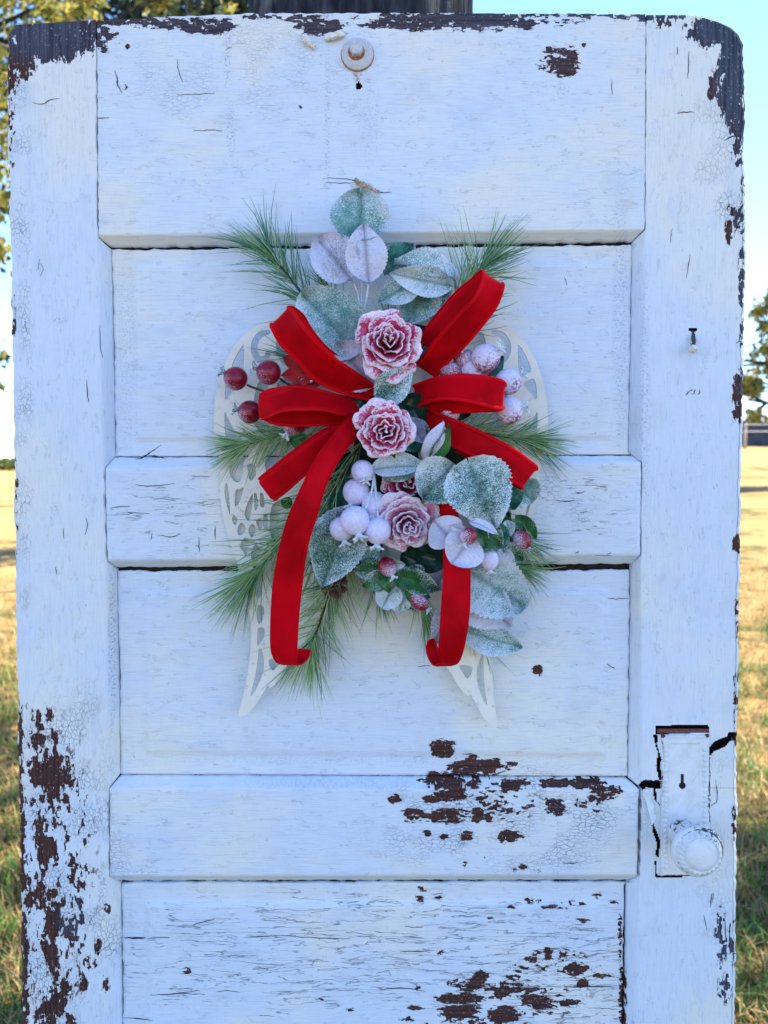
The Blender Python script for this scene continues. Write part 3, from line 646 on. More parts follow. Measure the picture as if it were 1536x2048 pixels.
# the trunk the door leans on; its crown is above the picture and shades the door and the grass around it
tb = (.0, .29)
def big_trunk():
    xl = at(490, 10, -.12)[0]; xr = at(942, 10, -.12)[0]; cxx = (xl + xr) / 2; rad = (xr - xl) / 2 * 1.15
    base = np.array([cxx, .036 + rad + .03 + .02, -.05])
    t = thing('tree', 'dark trunk behind the top of the door, rough weathered bark', 'tree', base)
    nz, ns = 150, 120; V = np.zeros((nz, ns, 3)); a = np.arange(ns) * 2 * pi / ns
    for i, z in enumerate(np.linspace(0, 4.6, nz)):
        rr_ = rad * (1 + .5 * exp(-z * 5) - .05 * z / 4.6)
        ridge_ = wob(a * 40 + wob(z * 30 + a * 3, 8, 9, 6), 101, 11, .030) + wob(a * 40 + z * 2, 102, 4.3, .013) + wob(z * 60 + a * 55, 103, 14, .008)
        ridge_ = ridge_ * np.minimum(1, np.minimum(a, 2 * pi - a) / .3)
        q = rr_ * (1 + ridge_ * 1.3)
        V[i] = base + np.stack([q * np.cos(a) , q * np.sin(a) + .02 * z, np.full(ns, z)], 1)
    tm = MB(); tm.add(V.reshape(-1, 3), grid_faces(nz, ns, wrap=True))
    top = base + np.array([0, .09, 4.55]); r = np.random.default_rng(5)
    for ex, ey, ez in [(-2.2, 2.5, 6.9), (2.4, 3.2, 7.1), (.3, 5.2, 7.4), (-.6, .8, 8.2), (-3.1, 4.6, 7.6), (3.0, 1.2, 7.7), (5.4, 3.1, 7.7), (6.2, 1.0, 8.2), (4.0, -1.2, 8.2)]:
        e = np.array([ex, ey, ez]); P = catmull([top - [0, 0, .25], top + (e - top) * .4 + [0, 0, .3], e], 6); tm.add(*tube(P, np.linspace(rad * .5, .02, len(P)), 10))
    tm.build('trunk', BARK, t)
    V, F, q = leaf_cloud([(-2.2, 2.8, 7.6, 2.2, 2.2, 1.3), (2.4, 3.2, 7.7, 2.1, 2.1, 1.3), (.2, 5.0, 8.2, 2.2, 1.9, 1.4), (-.4, 1.2, 8.8, 2.4, 2.0, 1.4), (-3.0, 4.8, 8.4, 1.8, 1.7, 1.3), (3.2, 1.2, 8.5, 1.8, 1.8, 1.2), (5.4, 3.1, 8.0, 2.1, 1.7, 1.3), (4.2, 1.0, 8.2, 1.8, 1.6, 1.2), (6.4, 1.0, 8.6, 2.0, 1.6, 1.3), (4.0, -1.4, 8.6, 2., 1.7, 1.2)], 30000, .17, 11)
    mk('crown', V, F, L_GRN, t, attrs={'rnd': q}, smooth=False)['kind'] = 'stuff'
big_trunk()
def pt(px, py, dist):     # a point at a distance along the view, for measuring the background
    u = (px - 768) / FPX; v = (1024 - py) / FPX
    return np.array([u * dist, CAM[1] + dist * (cos(PITCH) + v * sin(PITCH)), CAM[2] + dist * (-sin(PITCH) + v * cos(PITCH))])
def cl(px, py, dist, rx, ry, rz): p = pt(px, py, dist); return (p[0], p[1], p[2], rx, ry, rz)
tree('oak_tree', 'near tree left of the door with pale sunlit yellow-green leaves', (-5.2, 6.2), 3.6, .16,
     [tuple(pt(60, 20, 7)) + (.9,), tuple(pt(-60, 260, 7)) + (.75,), tuple(pt(-120, 700, 7)) + (.5,), tuple(pt(-200, 0, 7.5)) + (1,)],
     [cl(75, 10, 6.6, .42, .5, .30), cl(-40, -60, 6.8, .7, .7, .6), cl(-110, 90, 7, .55, .6, .5), cl(-40, 240, 7.2, .36, .5, .55), cl(-45, 410, 7.2, .34, .5, .36), cl(-20, 330, 7.6, .2, .4, .4), cl(-20, 150, 7.6, .2, .4, .2), cl(-40, 725, 7.2, .27, .4, .24), cl(-12, 480, 7.2, .10, .2, .12), cl(-420, -100, 8, 1.3, 1.2, 1.2), cl(-400, 400, 8, 1., 1., 1.2)], 13500, .085, L_YEL, 21)
tree('shade_tree', 'dark leaved tree whose branches hang down the left edge of the door', (-8.6, 12.5), 4.4, .22,
     [tuple(pt(-30, 200, 13)) + (1.,), tuple(pt(-40, 420, 13)) + (.8,), tuple(pt(-300, 100, 13)) + (1.,)],
     [cl(-22, 170, 13, .34, .6, .55), cl(-26, 330, 13, .36, .6, .65), cl(-18, 470, 13, .26, .5, .40), cl(-120, 250, 13.4, .9, .9, 1.3), cl(-26, 735, 13, .36, .5, .34), cl(-320, 150, 13.5, 1.5, 1.3, 1.6)], 9000, .13, L_DRK, 26)
tree('evergreen_tree', 'tall dark tree far behind the upper left edge of the door', (-3.6, 15), 7., .26,
     [(-3.5, 15, 9.5, 1.), (-4.6, 15, 8.2, .9), (-2.2, 15, 8.0, .9), (-3.0, 14.4, 7.0, .8)],
     [(-3.2, 14.5, 9.0, 2.0, 1.8, 1.7), (-5.0, 15, 8.4, 1.6, 1.5, 1.7), (-3.8, 15, 7.2, 2.1, 1.8, 1.6), (-2.6, 14.2, 8.0, 1.3, 1.2, 1.3), (-3.2, 15, 10.6, 1.5, 1.4, 1.3)], 16000, .17, L_DRK, 22)
tree('small_tree', 'small yellow-green tree standing in front of the tall dark tree', (-2.4, 10.5), 4.6, .10,
     [tuple(pt(430, 20, 11)) + (1.,), tuple(pt(300, 0, 11)) + (.9,)],
     [cl(420, 35, 11.2, .30, .4, .28), cl(330, -40, 11.2, .5, .5, .35), cl(440, -60, 11.4, .3, .4, .3)], 700, .11, L_YEL, 23)
tree('oak_tree', 'spreading tree right of the door with gnarled branches and sparse leaves', (13.5, 25), 4.8, .34,
     [tuple(pt(1508, 640, 25)) + (.8,), tuple(pt(1495, 800, 25)) + (.55,), tuple(pt(1600, 620, 25)) + (.9,), tuple(pt(1470, 720, 25)) + (.6,), tuple(pt(1700, 500, 26)) + (1,)],
     [cl(1524, 640, 25, .36, .5, .65), cl(1512, 780, 25, .55, .6, .32), cl(1500, 830, 25, .5, .6, .16), cl(1590, 700, 25, .8, .8, .7), cl(1680, 560, 26, 1.5, 1.3, 1.1), cl(1620, 830, 25, .8, .7, .3), cl(1820, 600, 26, 1.4, 1.3, 1.3), cl(1525, 720, 25, .45, .6, .5), cl(1500, 760, 25, .35, .6, .4), cl(1540, 600, 25, .3, .5, .4)], 9000, .17, L_YEL, 24)
# far left: low trees along the edge of the field
for i, (px, dist, h, wdt) in enumerate([(-30, 112, 2.0, 3.0), (6, 116, 1.3, 2.2), (22, 120, 1.7, 2.6), (48, 113, 1.2, 2.4)]):
    p = pt(px, 940, dist); z = float(ground_z(p[0], p[1]))
    tree('far_bush', ['dark bush on the far field edge, leftmost of the row', 'smallest dark bush on the far field edge', 'tallest dark bush beside the door edge on the far field', 'dark bush on the far field edge mostly hidden by the door'][i], (p[0], p[1]), h * .5, .08, [], [(p[0], p[1], z + h * .55, wdt, 1.6, h * .5)], 500, .42, L_GRN, 40 + i, 'bushes along the far field edge', cat='bush')

# far right: dark shed and a pale post-and-wire fence
def shed():
    a = pt(1500, 890, 72); g = float(ground_z(a[0], a[1])); z0 = g - .3; h = 2.0
    t = thing('shed', 'low dark blue shed across the field beside the fence', 'shed', (a[0] + 5, a[1] + 2, z0))
    dk = plain('dark_blue_boards', (.03, .04, .06), .7, .3, 3.)
    V, F = box((a[0] + 5, a[1] + 2.5, z0 + (h + .3) / 2), (10, 4, h + .3)); mk('wall', V, F, dk, t, smooth=False)
    x0, x1, y0, y1 = a[0] - .3, a[0] + 10.3, a[1] + .2, a[1] + 4.8; zt = z0 + h + .3
    V = [(x0, y0, zt), (x1, y0, zt), (x1, (y0 + y1) / 2, zt + .5), (x0, (y0 + y1) / 2, zt + .5), (x0, y1, zt), (x1, y1, zt)]
    mk('roof', V, [(0, 1, 2, 3), (3, 2, 5, 4), (0, 3, 4), (1, 5, 2), (0, 4, 5, 1)], plain('pale_grey_roofing', (.25, .27, .3), .6, .2, 2.), t, smooth=False)
shed()
def fence():
    a = pt(1490, 890, 66); t = thing('wire_fence', 'pale wooden posts with two wires in front of the dark shed', 'fence', (a[0], a[1], float(ground_z(a[0], a[1]))))
    pm = plain('pale_post_wood', (.42, .36, .32), .8, .2, 5.); tops = []
    for i in range(5):
        x = a[0] + i * 2.6 - 2.6; y = a[1]; z = float(ground_z(x, y)); V, F = tube([(x, y, z - .2), (x, y, z + 1.0), (x, y, z + 2.0)], [.13, .12, .11], 8); mk('post', V, F, pm, t); tops.append((x, y, z))
    for hh in (1.25, 1.75):
        V, F = tube([(x, y - .14, z + hh) for x, y, z in tops], .03, 6); mk('wire', V, F, plain('pale_wire', (.6, .6, .62), .5, .1, 5.), t)
fence()

# ------------------------------------------------------------------ grass
def grass(name, n, cols, seed, hgt, rngy, green):
    r = np.random.default_rng(seed); P = []
    u = r.uniform(0, 1, n); y = rngy[0] + (rngy[1] - rngy[0]) * u ** 1.7
    side = r.choice([-1, 1], n); d = y + 1.0
    x = side * d * r.uniform(.30, .62, n)
    if green:       # green grows in tufts
        k = max(1, n // 26); i = r.integers(0, k, n); x = x[i] + r.normal(0, .045, n); y = y[i] + r.normal(0, .045, n)
    z = ground_z(x, y)
    L = hgt * r.uniform(.5, 1.3, n); W = r.uniform(.0016, .0034, n) * (1 + d * .10 * .5)
    W = W[:n]; ang = r.uniform(0, 2 * pi, n); ln = r.uniform(.25, 1.3, n)
    dx, dy = np.cos(ang), np.sin(ang); bx, by = -dy, dx
    def ring(t, w):
        c = np.stack([x + dx * L * ln * t ** 1.6, y + dy * L * ln * t ** 1.6, z + L * (t - .35 * t * t * np.minimum(ln, 1))], 1)
        o = np.stack([bx, by, np.zeros(n)], 1) * (W * w)[:, None]; return c - o, c + o
    a0, b0 = ring(0., 1.); a1, b1 = ring(.5, .8); tip, _ = ring(1., 0.)
    V = np.stack([a0, b0, a1, b1, tip], 1).reshape(-1, 3); o = np.arange(n)[:, None] * 5
    F = [tuple(q) for q in np.concatenate([o + np.array([[0, 1, 3]]), o + np.array([[0, 3, 2]]), o + np.array([[2, 3, 4]])])]
    tag(mk(name, V, F, leaf_mat(name + '_blades', cols, .3), attrs={'rnd': np.repeat(r.uniform(0, 1, n), 5)}, smooth=False), kind='stuff')
grass('dry_grass', 34000, [(.24, .14, .055), (.46, .29, .11), (.60, .42, .19)], 61, .075, (.6, 11), False)
grass('green_grass', 13000, [(.03, .10, .02), (.08, .20, .03), (.20, .30, .05)], 62, .10, (.6, 7), True)


#PART2
# ------------------------------------------------------------------ the swag on the door
def frost_mat(name, base, base2, frost=(.72, .83, .94), lo=.42, hi=.62, rough=.75, grain=1500., bump=.8, trans=0., vein=True):
    """frosted or sugared surface: coarse pale grains over a coloured base; attribute frost raises the cover"""
    m = M(name); v = m.obj(); fa = m.attr('frost')
    n1 = m.noise(v, grain, 2., .7); n2 = m.noise(v, 90., 3., .6)
    vo = m.vor(v, grain * .9); gr = m.n('SeparateColor', {0: vo.outputs['Color']}).outputs[0]
    q = m.math('ADD', m.math('ADD', m.math('MULTIPLY', n1, .40), m.math('MULTIPLY', gr, .42)), m.math('MULTIPLY', n2, .45))
    q = m.math('ADD', q, m.math('SUBTRACT', fa, .62))
    k = m.sm(q, lo - .06, hi + .12)
    c = m.mix(m.sm(n2, .35, .65), base, base2)
    if vein: c = m.mix(m.math('MULTIPLY', m.attr('vein'), .65), c, tuple(x * .45 for x in base))
    if vein: k = m.math('MULTIPLY', k, m.math('SUBTRACT', 1., m.math('MULTIPLY', m.attr('vein'), .7)))
    fc = m.mix(gr, tuple(x * .86 for x in frost), tuple(min(1, x * 1.08) for x in frost))
    c = m.mix(k, c, fc)
    h = m.math('ADD', m.math('MULTIPLY', k, .7), m.math('MULTIPLY', gr, .5))
    r = m.math('ADD', m.math('MULTIPLY', k, .35), rough - .35)
    nb = m.bump(h, bump, .0009)
    p = m.bsdf(c, r, nb, .4)
    if trans:
        t = m.n('BsdfTranslucent', {0: c}).outputs[0]; m.surf(m.n('MixShader', {0: trans, 1: p, 2: t}).outputs[0])
    return m.m
LEAF_SAGE = frost_mat('frosted_sage_leaf', (.08, .30, .28), (.17, .42, .38), trans=.12)
LEAF_TEAL = frost_mat('frosted_dark_teal_leaf', (.010, .13, .105), (.05, .25, .19), trans=.08)
LEAF_LILAC = frost_mat('frosted_lilac_leaf', (.28, .30, .45), (.40, .42, .60), (.74, .76, .92), trans=.1)
LEAF_GREEN = frost_mat('glossy_green_leaf', (.02, .11, .035), (.05, .20, .05), lo=.62, hi=.80, rough=.45, trans=.1)
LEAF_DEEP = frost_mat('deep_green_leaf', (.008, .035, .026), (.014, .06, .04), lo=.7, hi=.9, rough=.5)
ROSE_RED = frost_mat('frosted_red_petal', (.50, .012, .09), (.68, .07, .20), (.86, .70, .84), lo=.50, hi=.68, grain=700., vein=False, trans=.06)
ROSE_PINK = frost_mat('frosted_pink_petal', (.56, .12, .28), (.68, .30, .50), (.80, .72, .86), lo=.42, hi=.66, grain=700., vein=False, trans=.06)
BERRY_RED = frost_mat('red_berry_skin', (.17, .001, .016), (.28, .003, .026), (.66, .62, .86), lo=.52, hi=.76, rough=.22, grain=1900., bump=.25, vein=False)
BERRY_ICE = frost_mat('frosted_berry_skin', (.26, .02, .12), (.36, .07, .22), (.70, .68, .93), lo=.42, hi=.64, grain=520., bump=.7, vein=False)
CALYX_DARK = frost_mat('dark_berry_crown', (.02, .03, .05), (.05, .05, .09), lo=.5, hi=.7, vein=False)
STEM_ICE = frost_mat('frosted_stem', (.20, .26, .24), (.30, .34, .34), lo=.30, hi=.5, vein=False)
STEM_DARK = plain('dark_wire_stem', (.05, .035, .03), .8, .4, 300.)

def leaf(name, mat, base, tip, width, parent, frost=.5, cup=.23, bend=.12, tilt=0., shape='ovate', serr=.035, side=(0., 0.), label=None, wave=.055, seed=None):
    """base, tip: (px, py, depth in mm); width in photo pixels"""
    r = np.random.default_rng(seed if seed is not None else int(base[0] * 7 + tip[1]))
    A = at(base[0], base[1], base[2] / 1000); B = at(tip[0], tip[1], tip[2] / 1000); ax = B - A; L = np.linalg.norm(ax); ax = ax / L
    nrm = NRM - ax * (NRM @ ax); nrm = nrmz(nrm); sd = np.cross(nrm, ax)
    c, s = cos(tilt), sin(tilt); sd, nrm = sd * c + nrm * s, nrm * c - sd * s
    n, w = 37, 11; t = np.linspace(0, 1, n)
    if shape == 'heart': pr = np.sin(pi * np.clip(t, 0, 1) ** .62) ** .75 * (1.05 - .1 * t)
    elif shape == 'round': pr = np.sin(pi * t ** .85) ** .55
    elif shape == 'lance': pr = np.sin(pi * t ** .9) ** 1.1
    else: pr = np.sin(pi * t ** .80) ** .78
    pr = np.maximum(pr, .02); W = mm(width) / 2 * pr / pr.max()
    sv = np.linspace(-1, 1, w); V = np.zeros((n, w, 3)); fr = np.zeros((n, w)); ve = np.zeros((n, w))
    ph = r.uniform(0, 6, 4)
    for j, q in enumerate(sv):
        ww = W * (1 + (serr * ((np.arange(n) % 2) * 2 - 1) if abs(q) > .99 else 0))
        lobe = .10 * L * (abs(q) ** 1.5) * (shape == 'heart') * np.exp(-t * 6)
        off = q * ww; hgt = cup * mm(width) * (abs(q) ** 1.4) - .02 * mm(width) * (abs(q) < .05) + bend * L * (np.sin(pi * t) - .0) * 1.0 + wave * mm(width) * np.sin(t * 9 + ph[0] + q * 2) * abs(q) + wave * .7 * mm(width) * np.sin(t * 5 + ph[1]) * q
        V[:, j] = A + ax * (t * L)[:, None] - ax * np.asarray(lobe).reshape(-1, 1) + sd * off[:, None] + nrm * hgt[:, None]
        vv = np.abs(((t - .35 * abs(q)) * 6.5) % 1 - .5)
        ve[:, j] = np.maximum(np.exp(-(q / .09) ** 2), np.exp(-(vv / .08) ** 2) * .45 * (abs(q) < .9))
        fr[:, j] = frost + .20 * abs(q) ** 3 + .10 * np.sin(t * 4 + ph[2]) + .12 * q * np.sin(ph[3])
    V = V.reshape(-1, 3); o = mk(name, V, grid_faces(n, w), mat, parent, attrs={'frost': fr.ravel(), 'vein': ve.ravel()})
    if label: o['label'] = label
    return o
def stem(parent, pts, r, mat, name='stem'):
    P = catmull([at(x, y, d / 1000) for x, y, d in pts], 5); V, F = tube(P, np.linspace(r, r * .8, len(P)), 7)
    return mk(name, V, F, mat, parent, attrs={'frost': np.full(len(V), .6)})

# ---- wings
def smooth_poly(P, k=4): return catmull(P, k, True)
OUT = [(700,640),(640,628),(585,630),(530,642),(490,668),(460,706),(440,755),(430,806),(428,860),(436,905),(440,950),(441,1000),(452,1060),(470,1110),(480,1150),(494,1205),(502,1255),(500,1310),(491,1370),(479,1420),(478,1432),(486,1432),(505,1418),(530,1380),(536,1371),(542,1375),(560,1358),(580,1330),(610,1290),(650,1230),(700,1150),(740,1060),(755,960),(755,800),(740,690)]
CUT = [[(538,660),(517,665),(504,683),(502,701),(509,719),(521,727),(536,722),(541,708),(534,702),(528,712),(519,709),(515,697),(518,683),(527,673),(540,668)],
 [(487,690),(472,712),(462,738),(466,746),(476,744),(486,742),(488,715)],[(455,760),(450,785),(452,800),(460,790),(470,778),(476,768),(466,760)],
 [(449,826),(452,880),(458,896),(467,898),(473,869),(464,852),(457,838)],[(461,932),(460,948),(468,962),(479,963),(487,945),(487,925),(500,908),(484,914)],
 [(452,966),(449,985),(455,1015),(460,1028),(459,1000),(456,976)],[(471,982),(470,1012),(480,1002),(487,976),(478,979)],[(505,988),(494,1010),(489,1028),(496,1042),(503,1025),(505,1004)],
 [(508,988),(510,1020),(516,1012),(514,990)],[(520,988),(521,1012),(529,1012),(526,988)],[(482,1045),(475,1058),(477,1070),(488,1066),(491,1054)],[(501,1050),(497,1064),(504,1075),(512,1062),(508,1050)],
 [(490,1075),(480,1092),(488,1105),(492,1114),(496,1098),(501,1084)],[(510,1090),(502,1110),(510,1130),(520,1112),(518,1094)],[(515,1212),(516,1246),(525,1240),(528,1216)],[(516,1258),(515,1290),(523,1283),(530,1268),(527,1256)],
 [(518,1298),(514,1330),(508,1362),(501,1392),(513,1377),(526,1345),(528,1320),(523,1300)],[(540,1318),(538,1330),(546,1341),(556,1330),(564,1316)],
 [(560,665),(552,690),(560,720),(580,735),(600,720),(590,690),(575,668)],[(560,760),(550,800),(560,860),(585,860),(600,800),(585,765)],[(520,760),(508,800),(512,850),(530,870),(542,830),(536,775)],
 [(540,890),(530,930),(545,965),(575,950),(590,905),(565,885)],[(545,1010),(540,1060),(555,1100),(575,1050),(570,1005)],[(545,1130),(545,1190),(560,1220),(585,1160),(575,1120)],[(470,880),(478,890),(486,884),(480,872)],[(468,1030),(464,1040),(470,1050),(475,1040)],[(512,1045),(520,1060),(526,1046),(520,1036)],[(505,1130),(512,1150),(518,1138)],[(528,1028),(526,1050),(534,1060),(536,1034)],[(510,1170),(514,1196),(524,1186),(520,1164)],[(495,930),(500,960),(512,950),(508,930)],[(620,680),(615,760),(640,840),(680,780),(660,690)]]
WING = M('cream_painted_wing'); wv = WING.obj()
wc = WING.mix(WING.sm(WING.noise(wv, 30., 4., .6), .35, .7), (.80, .78, .725), (.73, .71, .65)); wc = WING.mix(WING.math('MULTIPLY', WING.sm(WING.noise(wv, 120., 4., .65), .60, .72), .5), wc, (.42, .33, .24))
WING.bsdf(wc, .55, WING.bump(WING.noise(wv, 300., 3.), .2, .0004), .35); WING = WING.m
wings = thing('angel_wings', 'cream cut-out angel wings lying flat on the door behind the flowers', 'wings', at(762, 1000, .003))
def mirror(p):
    x, y = p; x2 = 1524 - x
    return (x2 - max(0, y - 905) * .1, y + max(0, y - 905) * .036)
for nm, fn in (('left', lambda p: p), ('right', mirror)):
    loops = [smooth_poly([fn(p) for p in OUT], 4)] + [smooth_poly([fn(p) for p in c], 4) for c in CUT]
    d0, d1 = .0055, .0092
    tri = tessellate_polygon([[Vector((x, y, 0)) for x, y in L] for L in loops]); allp = np.concatenate(loops); n = len(allp)
    Vf = at(allp[:, 0], allp[:, 1], d1); Vb = Vf - NRM * (d1 - d0)
    F = []
    for t in tri:
        a, b, c = t; cr_ = (allp[b][0] - allp[a][0]) * (allp[c][1] - allp[a][1]) - (allp[b][1] - allp[a][1]) * (allp[c][0] - allp[a][0])
        if cr_ > 0: a, b, c = a, c, b
        F += [(a, b, c), (n + a, n + c, n + b)]
    o = 0
    for L in loops:
        k = len(L)
        for i in range(k): F.append((o + i, o + (i + 1) % k, n + o + (i + 1) % k, n + o + i))
        o += k
    mk('wing', np.concatenate([Vf, Vb]), F, WING, wings, smooth=False)

# ---- foam base that the stems are pushed into
FOAM = plain('dark_mossy_foam', (.012, .030, .022), .95, .5, 120., 1., .003, .1)
def foam():
    r = np.random.default_rng(3); V, F = [], []
    c = at(772, 905, .022); a = np.linspace(0, pi, 16); b = np.arange(28) * 2 * pi / 28
    for i in a: V += [c + np.array([1, 0, 0]) * mm(62) * sin(i) * cos(q) + UPD * mm(128) * cos(i) + NRM * .0155 * sin(i) * sin(q) * (1 if True else 0) for q in b]
    V = np.array(V) + r.normal(0, .0008, (len(V), 3))
    tag(mk('foam_base', V, grid_faces(16, 28, wrap=True), FOAM, loc=c), 'dark mossy foam hidden behind the bow and roses', 'floral foam')
foam()

# ---- pine sprigs
def needle_mat(name, cols):
    m = M(name); r = m.attr('rnd'); c = m.mix(m.sm(r, .15, .45), cols[0], cols[1]); c = m.mix(m.sm(r, .6, .9), c, cols[2]); m.bsdf(c, .45, None, .4); return m.m
NEED = needle_mat('pine_needles', [(.025, .14, .10), (.12, .32, .15), (.40, .52, .22)])
NEED_L = needle_mat('light_pine_needles', [(.05, .20, .10), (.24, .44, .17), (.55, .64, .30)])
TWIG = plain('brown_twig', (.055, .035, .018), .85, .4, 300.)
def sprig(label, pts, n, lo=45, hi=85, spread=(22, 60), seed=0, mat=None, tipfan=.25, flat=.55, up=0.):
    r = np.random.default_rng(seed + 100)
    P = catmull([at(x, y, d / 1000) for x, y, d in pts], 8); t = thing('pine_sprig', label, 'pine sprig', P[0], 'pine sprigs in the swag')
    V, F = tube(P, np.linspace(.0019, .0011, len(P)), 7); mk('twig', V, F, TWIG, t)
    mb_v, mb_f, rn = [], [], []; cum = np.linspace(0, 1, len(P)); off = 0
    T = np.gradient(P, axis=0)
    for i in range(int(n * .50)):
        s = r.uniform(0.02, 1.) ** .8 if r.uniform() > tipfan else r.uniform(.9, 1.)
        k = s * (len(P) - 1); j = min(int(k), len(P) - 2); f = k - j
        p = P[j] * (1 - f) + P[j + 1] * f; tg = nrmz(T[j]); x = nrmz(np.cross(tg, NRM)); y = nrmz(np.cross(x, tg))
        a = r.uniform(0, 2 * pi); ph = radians(r.uniform(*spread)) * (1 - .45 * (s > .9))
        rad = x * cos(a) + y * sin(a) * flat; rad = nrmz(rad + y * .10)
        d = nrmz(tg * cos(ph) + rad * sin(ph)); L = mm(r.uniform(lo * .9, hi * 1.18)) * 1.05; bend = (rad * r.normal(0, .16) - tg * .0 + np.array([0, 0, -1]) * .05 + r.normal(0, .05, 3)) * L
        q = np.linspace(0, 1, 4); C = p + d * (L * q)[:, None] + bend * (q ** 2)[:, None]
        dep = (C - P0) @ NRM; C = C + NRM * np.maximum(.004 - dep, 0)[:, None]
        w = .00054 * np.array([1, 1, .85, .2]); e1, e2 = frame_of(d)
        for g in range(4):
            for h in range(3):
                an = h * 2 * pi / 3; mb_v.append(C[g] + w[g] * (cos(an) * e1 + sin(an) * e2))
        for g in range(3):
            for h in range(3): mb_f.append((off + g * 3 + h, off + g * 3 + (h + 1) % 3, off + g * 3 + 3 + (h + 1) % 3, off + g * 3 + 3 + h))
        off += 12; rn += [np.clip(r.normal(.5, .28), 0, 1)] * 12
    mk('needles', mb_v, mb_f, mat or NEED, t, attrs={'rnd': rn})['kind'] = 'stuff'
    return t
sprig('pine sprig fanning out at the upper left above the upper left loop', [(690, 690, 28), (630, 620, 26), (575, 550, 24), (543, 512, 22)], 330, 60, 115, (20, 55), 1, NEED)
sprig('short pine sprig between the upper left sprig and the frosted leaves', [(720, 680, 30), (690, 640, 28), (655, 580, 25)], 90, 50, 85, (8, 28), 2, NEED)
sprig('pine sprig fanning out behind the upper right loop', [(850, 720, 34), (890, 640, 32), (935, 570, 28), (962, 535, 26)], 330, 60, 115, (18, 55), 3, NEED)
sprig('pine sprig with needles poking out right of the upper right loop', [(860, 740, 26), (920, 680, 24), (975, 625, 20)], 60, 45, 75, (20, 60), 4, NEED)
sprig('pine sprig pointing left below the red berries', [(690, 850, 26), (620, 850, 24), (560, 868, 20), (490, 890, 16)], 460, 50, 84, (20, 62), 5, NEED_L)
sprig('pine sprig pointing right below the frosted berries', [(880, 850, 28), (940, 862, 26), (1000, 872, 20), (1055, 879, 16)], 460, 50, 92, (20, 62), 6, NEED_L)
sprig('pine sprig reaching down left behind the long left ribbon tail', [(690, 930, 40), (630, 1000, 36), (570, 1075, 26), (505, 1150, 18)], 560, 65, 120, (18, 58), 7, NEED_L)
sprig('pine sprig pointing straight down between the two ribbon tails', [(720, 1050, 34), (690, 1120, 28), (655, 1200, 20), (624, 1292, 14)], 560, 55, 110, (22, 65), 8, NEED_L)
sprig('dark pine sprig inside the swag beside the white berries', [(730, 870, 50), (690, 940, 48), (650, 1010, 44), (640, 1080, 40)], 200, 60, 110, (12, 40), 9, NEED)
sprig('pine sprig on the right edge beside the lowest red hip', [(920, 990, 30), (980, 1030, 24), (1030, 1070, 18)], 200, 55, 95, (15, 50), 10, NEED_L)
sprig('pine sprig on the right at the lower gap of the door', [(930, 1080, 26), (990, 1110, 20), (1040, 1135, 14)], 180, 45, 75, (15, 50), 11, NEED_L)
sprig('pine sprig hanging below the green leaves beside the right tail', [(820, 1120, 28), (835, 1180, 24), (845, 1215, 18)], 120, 60, 90, (4, 22), 12, NEED_L)
sprig('pine sprig hanging below the left rosehip', [(740, 1080, 26), (750, 1130, 22), (757, 1160, 18)], 120, 60, 95, (6, 30), 13, NEED)
sprig('short pine sprig under the lowest frosted leaf', [(890, 1200, 20), (930, 1250, 15), (965, 1285, 11)], 100, 35, 70, (10, 50), 14, NEED_L)
sprig('short pine sprig behind the top of the upper rose', [(780, 700, 34), (778, 660, 32), (776, 640, 30)], 50, 40, 60, (6, 35), 15, NEED)
sprig('pine sprig behind the upper left loop beside the left berries', [(720, 770, 30), (650, 740, 28), (590, 715, 24)], 70, 50, 85, (12, 40), 16, NEED)
# a pine cone just below the big lower left leaf
def cone():
    c = at(668, 1170, .034); t = thing('pine_cone', 'small brown pine cone below the large lower left leaf', 'pine cone', c)
    cm_ = plain('brown_cone_scale', (.11, .04, .028), .8, .4, 300.); r = np.random.default_rng(2)
    ax = nrmz(NRM * .7 + UPD * .5 + np.array([.2, 0, 0])); x, y = frame_of(ax); src = None
    for i in range(26):
        f = i / 25; a = i * 2.39996; rad = mm(22) * sin(pi * (.15 + .75 * f)); d = nrmz((x * cos(a) + y * sin(a)) * (1 - .4 * f) + ax * (f - .3))
        p = c + ax * mm(40) * (f - .5) + (x * cos(a) + y * sin(a)) * rad * .5; sd = np.cross(d, ax); n = np.cross(sd, d); L = mm(18)
        V = [p - sd * L * .25, p + sd * L * .25, p + d * L * .7 + sd * L * .38, p + d * L, p + d * L * .7 - sd * L * .38, p + d * L * .5 + n * L * .25]
        mk('scale', V, [(0, 1, 5), (1, 2, 5), (2, 3, 5), (3, 4, 5), (4, 0, 5), (0, 4, 3, 2, 1)], cm_, t, smooth=False)
cone()

# ---- frosted leaf sprays
SPR = 'frosted leaf sprays in the swag'
def spray(label, base, leaves, stems=(), cat='leaf spray', name='leaf_spray'):
    t = thing(name, label, cat, at(base[0], base[1], base[2] / 1000), SPR)
    for a in leaves: leaf('leaf', a[0], a[1], a[2], a[3], t, **(a[4] if len(a) > 4 else {}))
    for s in stems: stem(t, s, .0013, STEM_ICE)
    return t
S, T_, LI = LEAF_SAGE, LEAF_TEAL, LEAF_LILAC
spray('tallest frosted sage leaves standing above the upper rose', (728, 640, 36),
  [(S, (720, 492, 30), (722, 386, 26), 112, dict(frost=.42, shape='round', serr=.045)),
   (LI, (738, 568, 40), (727, 450, 40), 80, dict(frost=.68, cup=.16)),
   (LI, (705, 562, 32), (636, 480, 26), 92, dict(frost=.66, shape='round')),
   (T_, (768, 552, 26), (826, 492, 20), 66, dict(frost=.36))],
  [[(738, 566, 38), (732, 600, 38), (724, 640, 36)], [(705, 562, 30), (716, 590, 32), (722, 640, 36)], [(722, 492, 28), (724, 540, 30), (722, 640, 34)]])
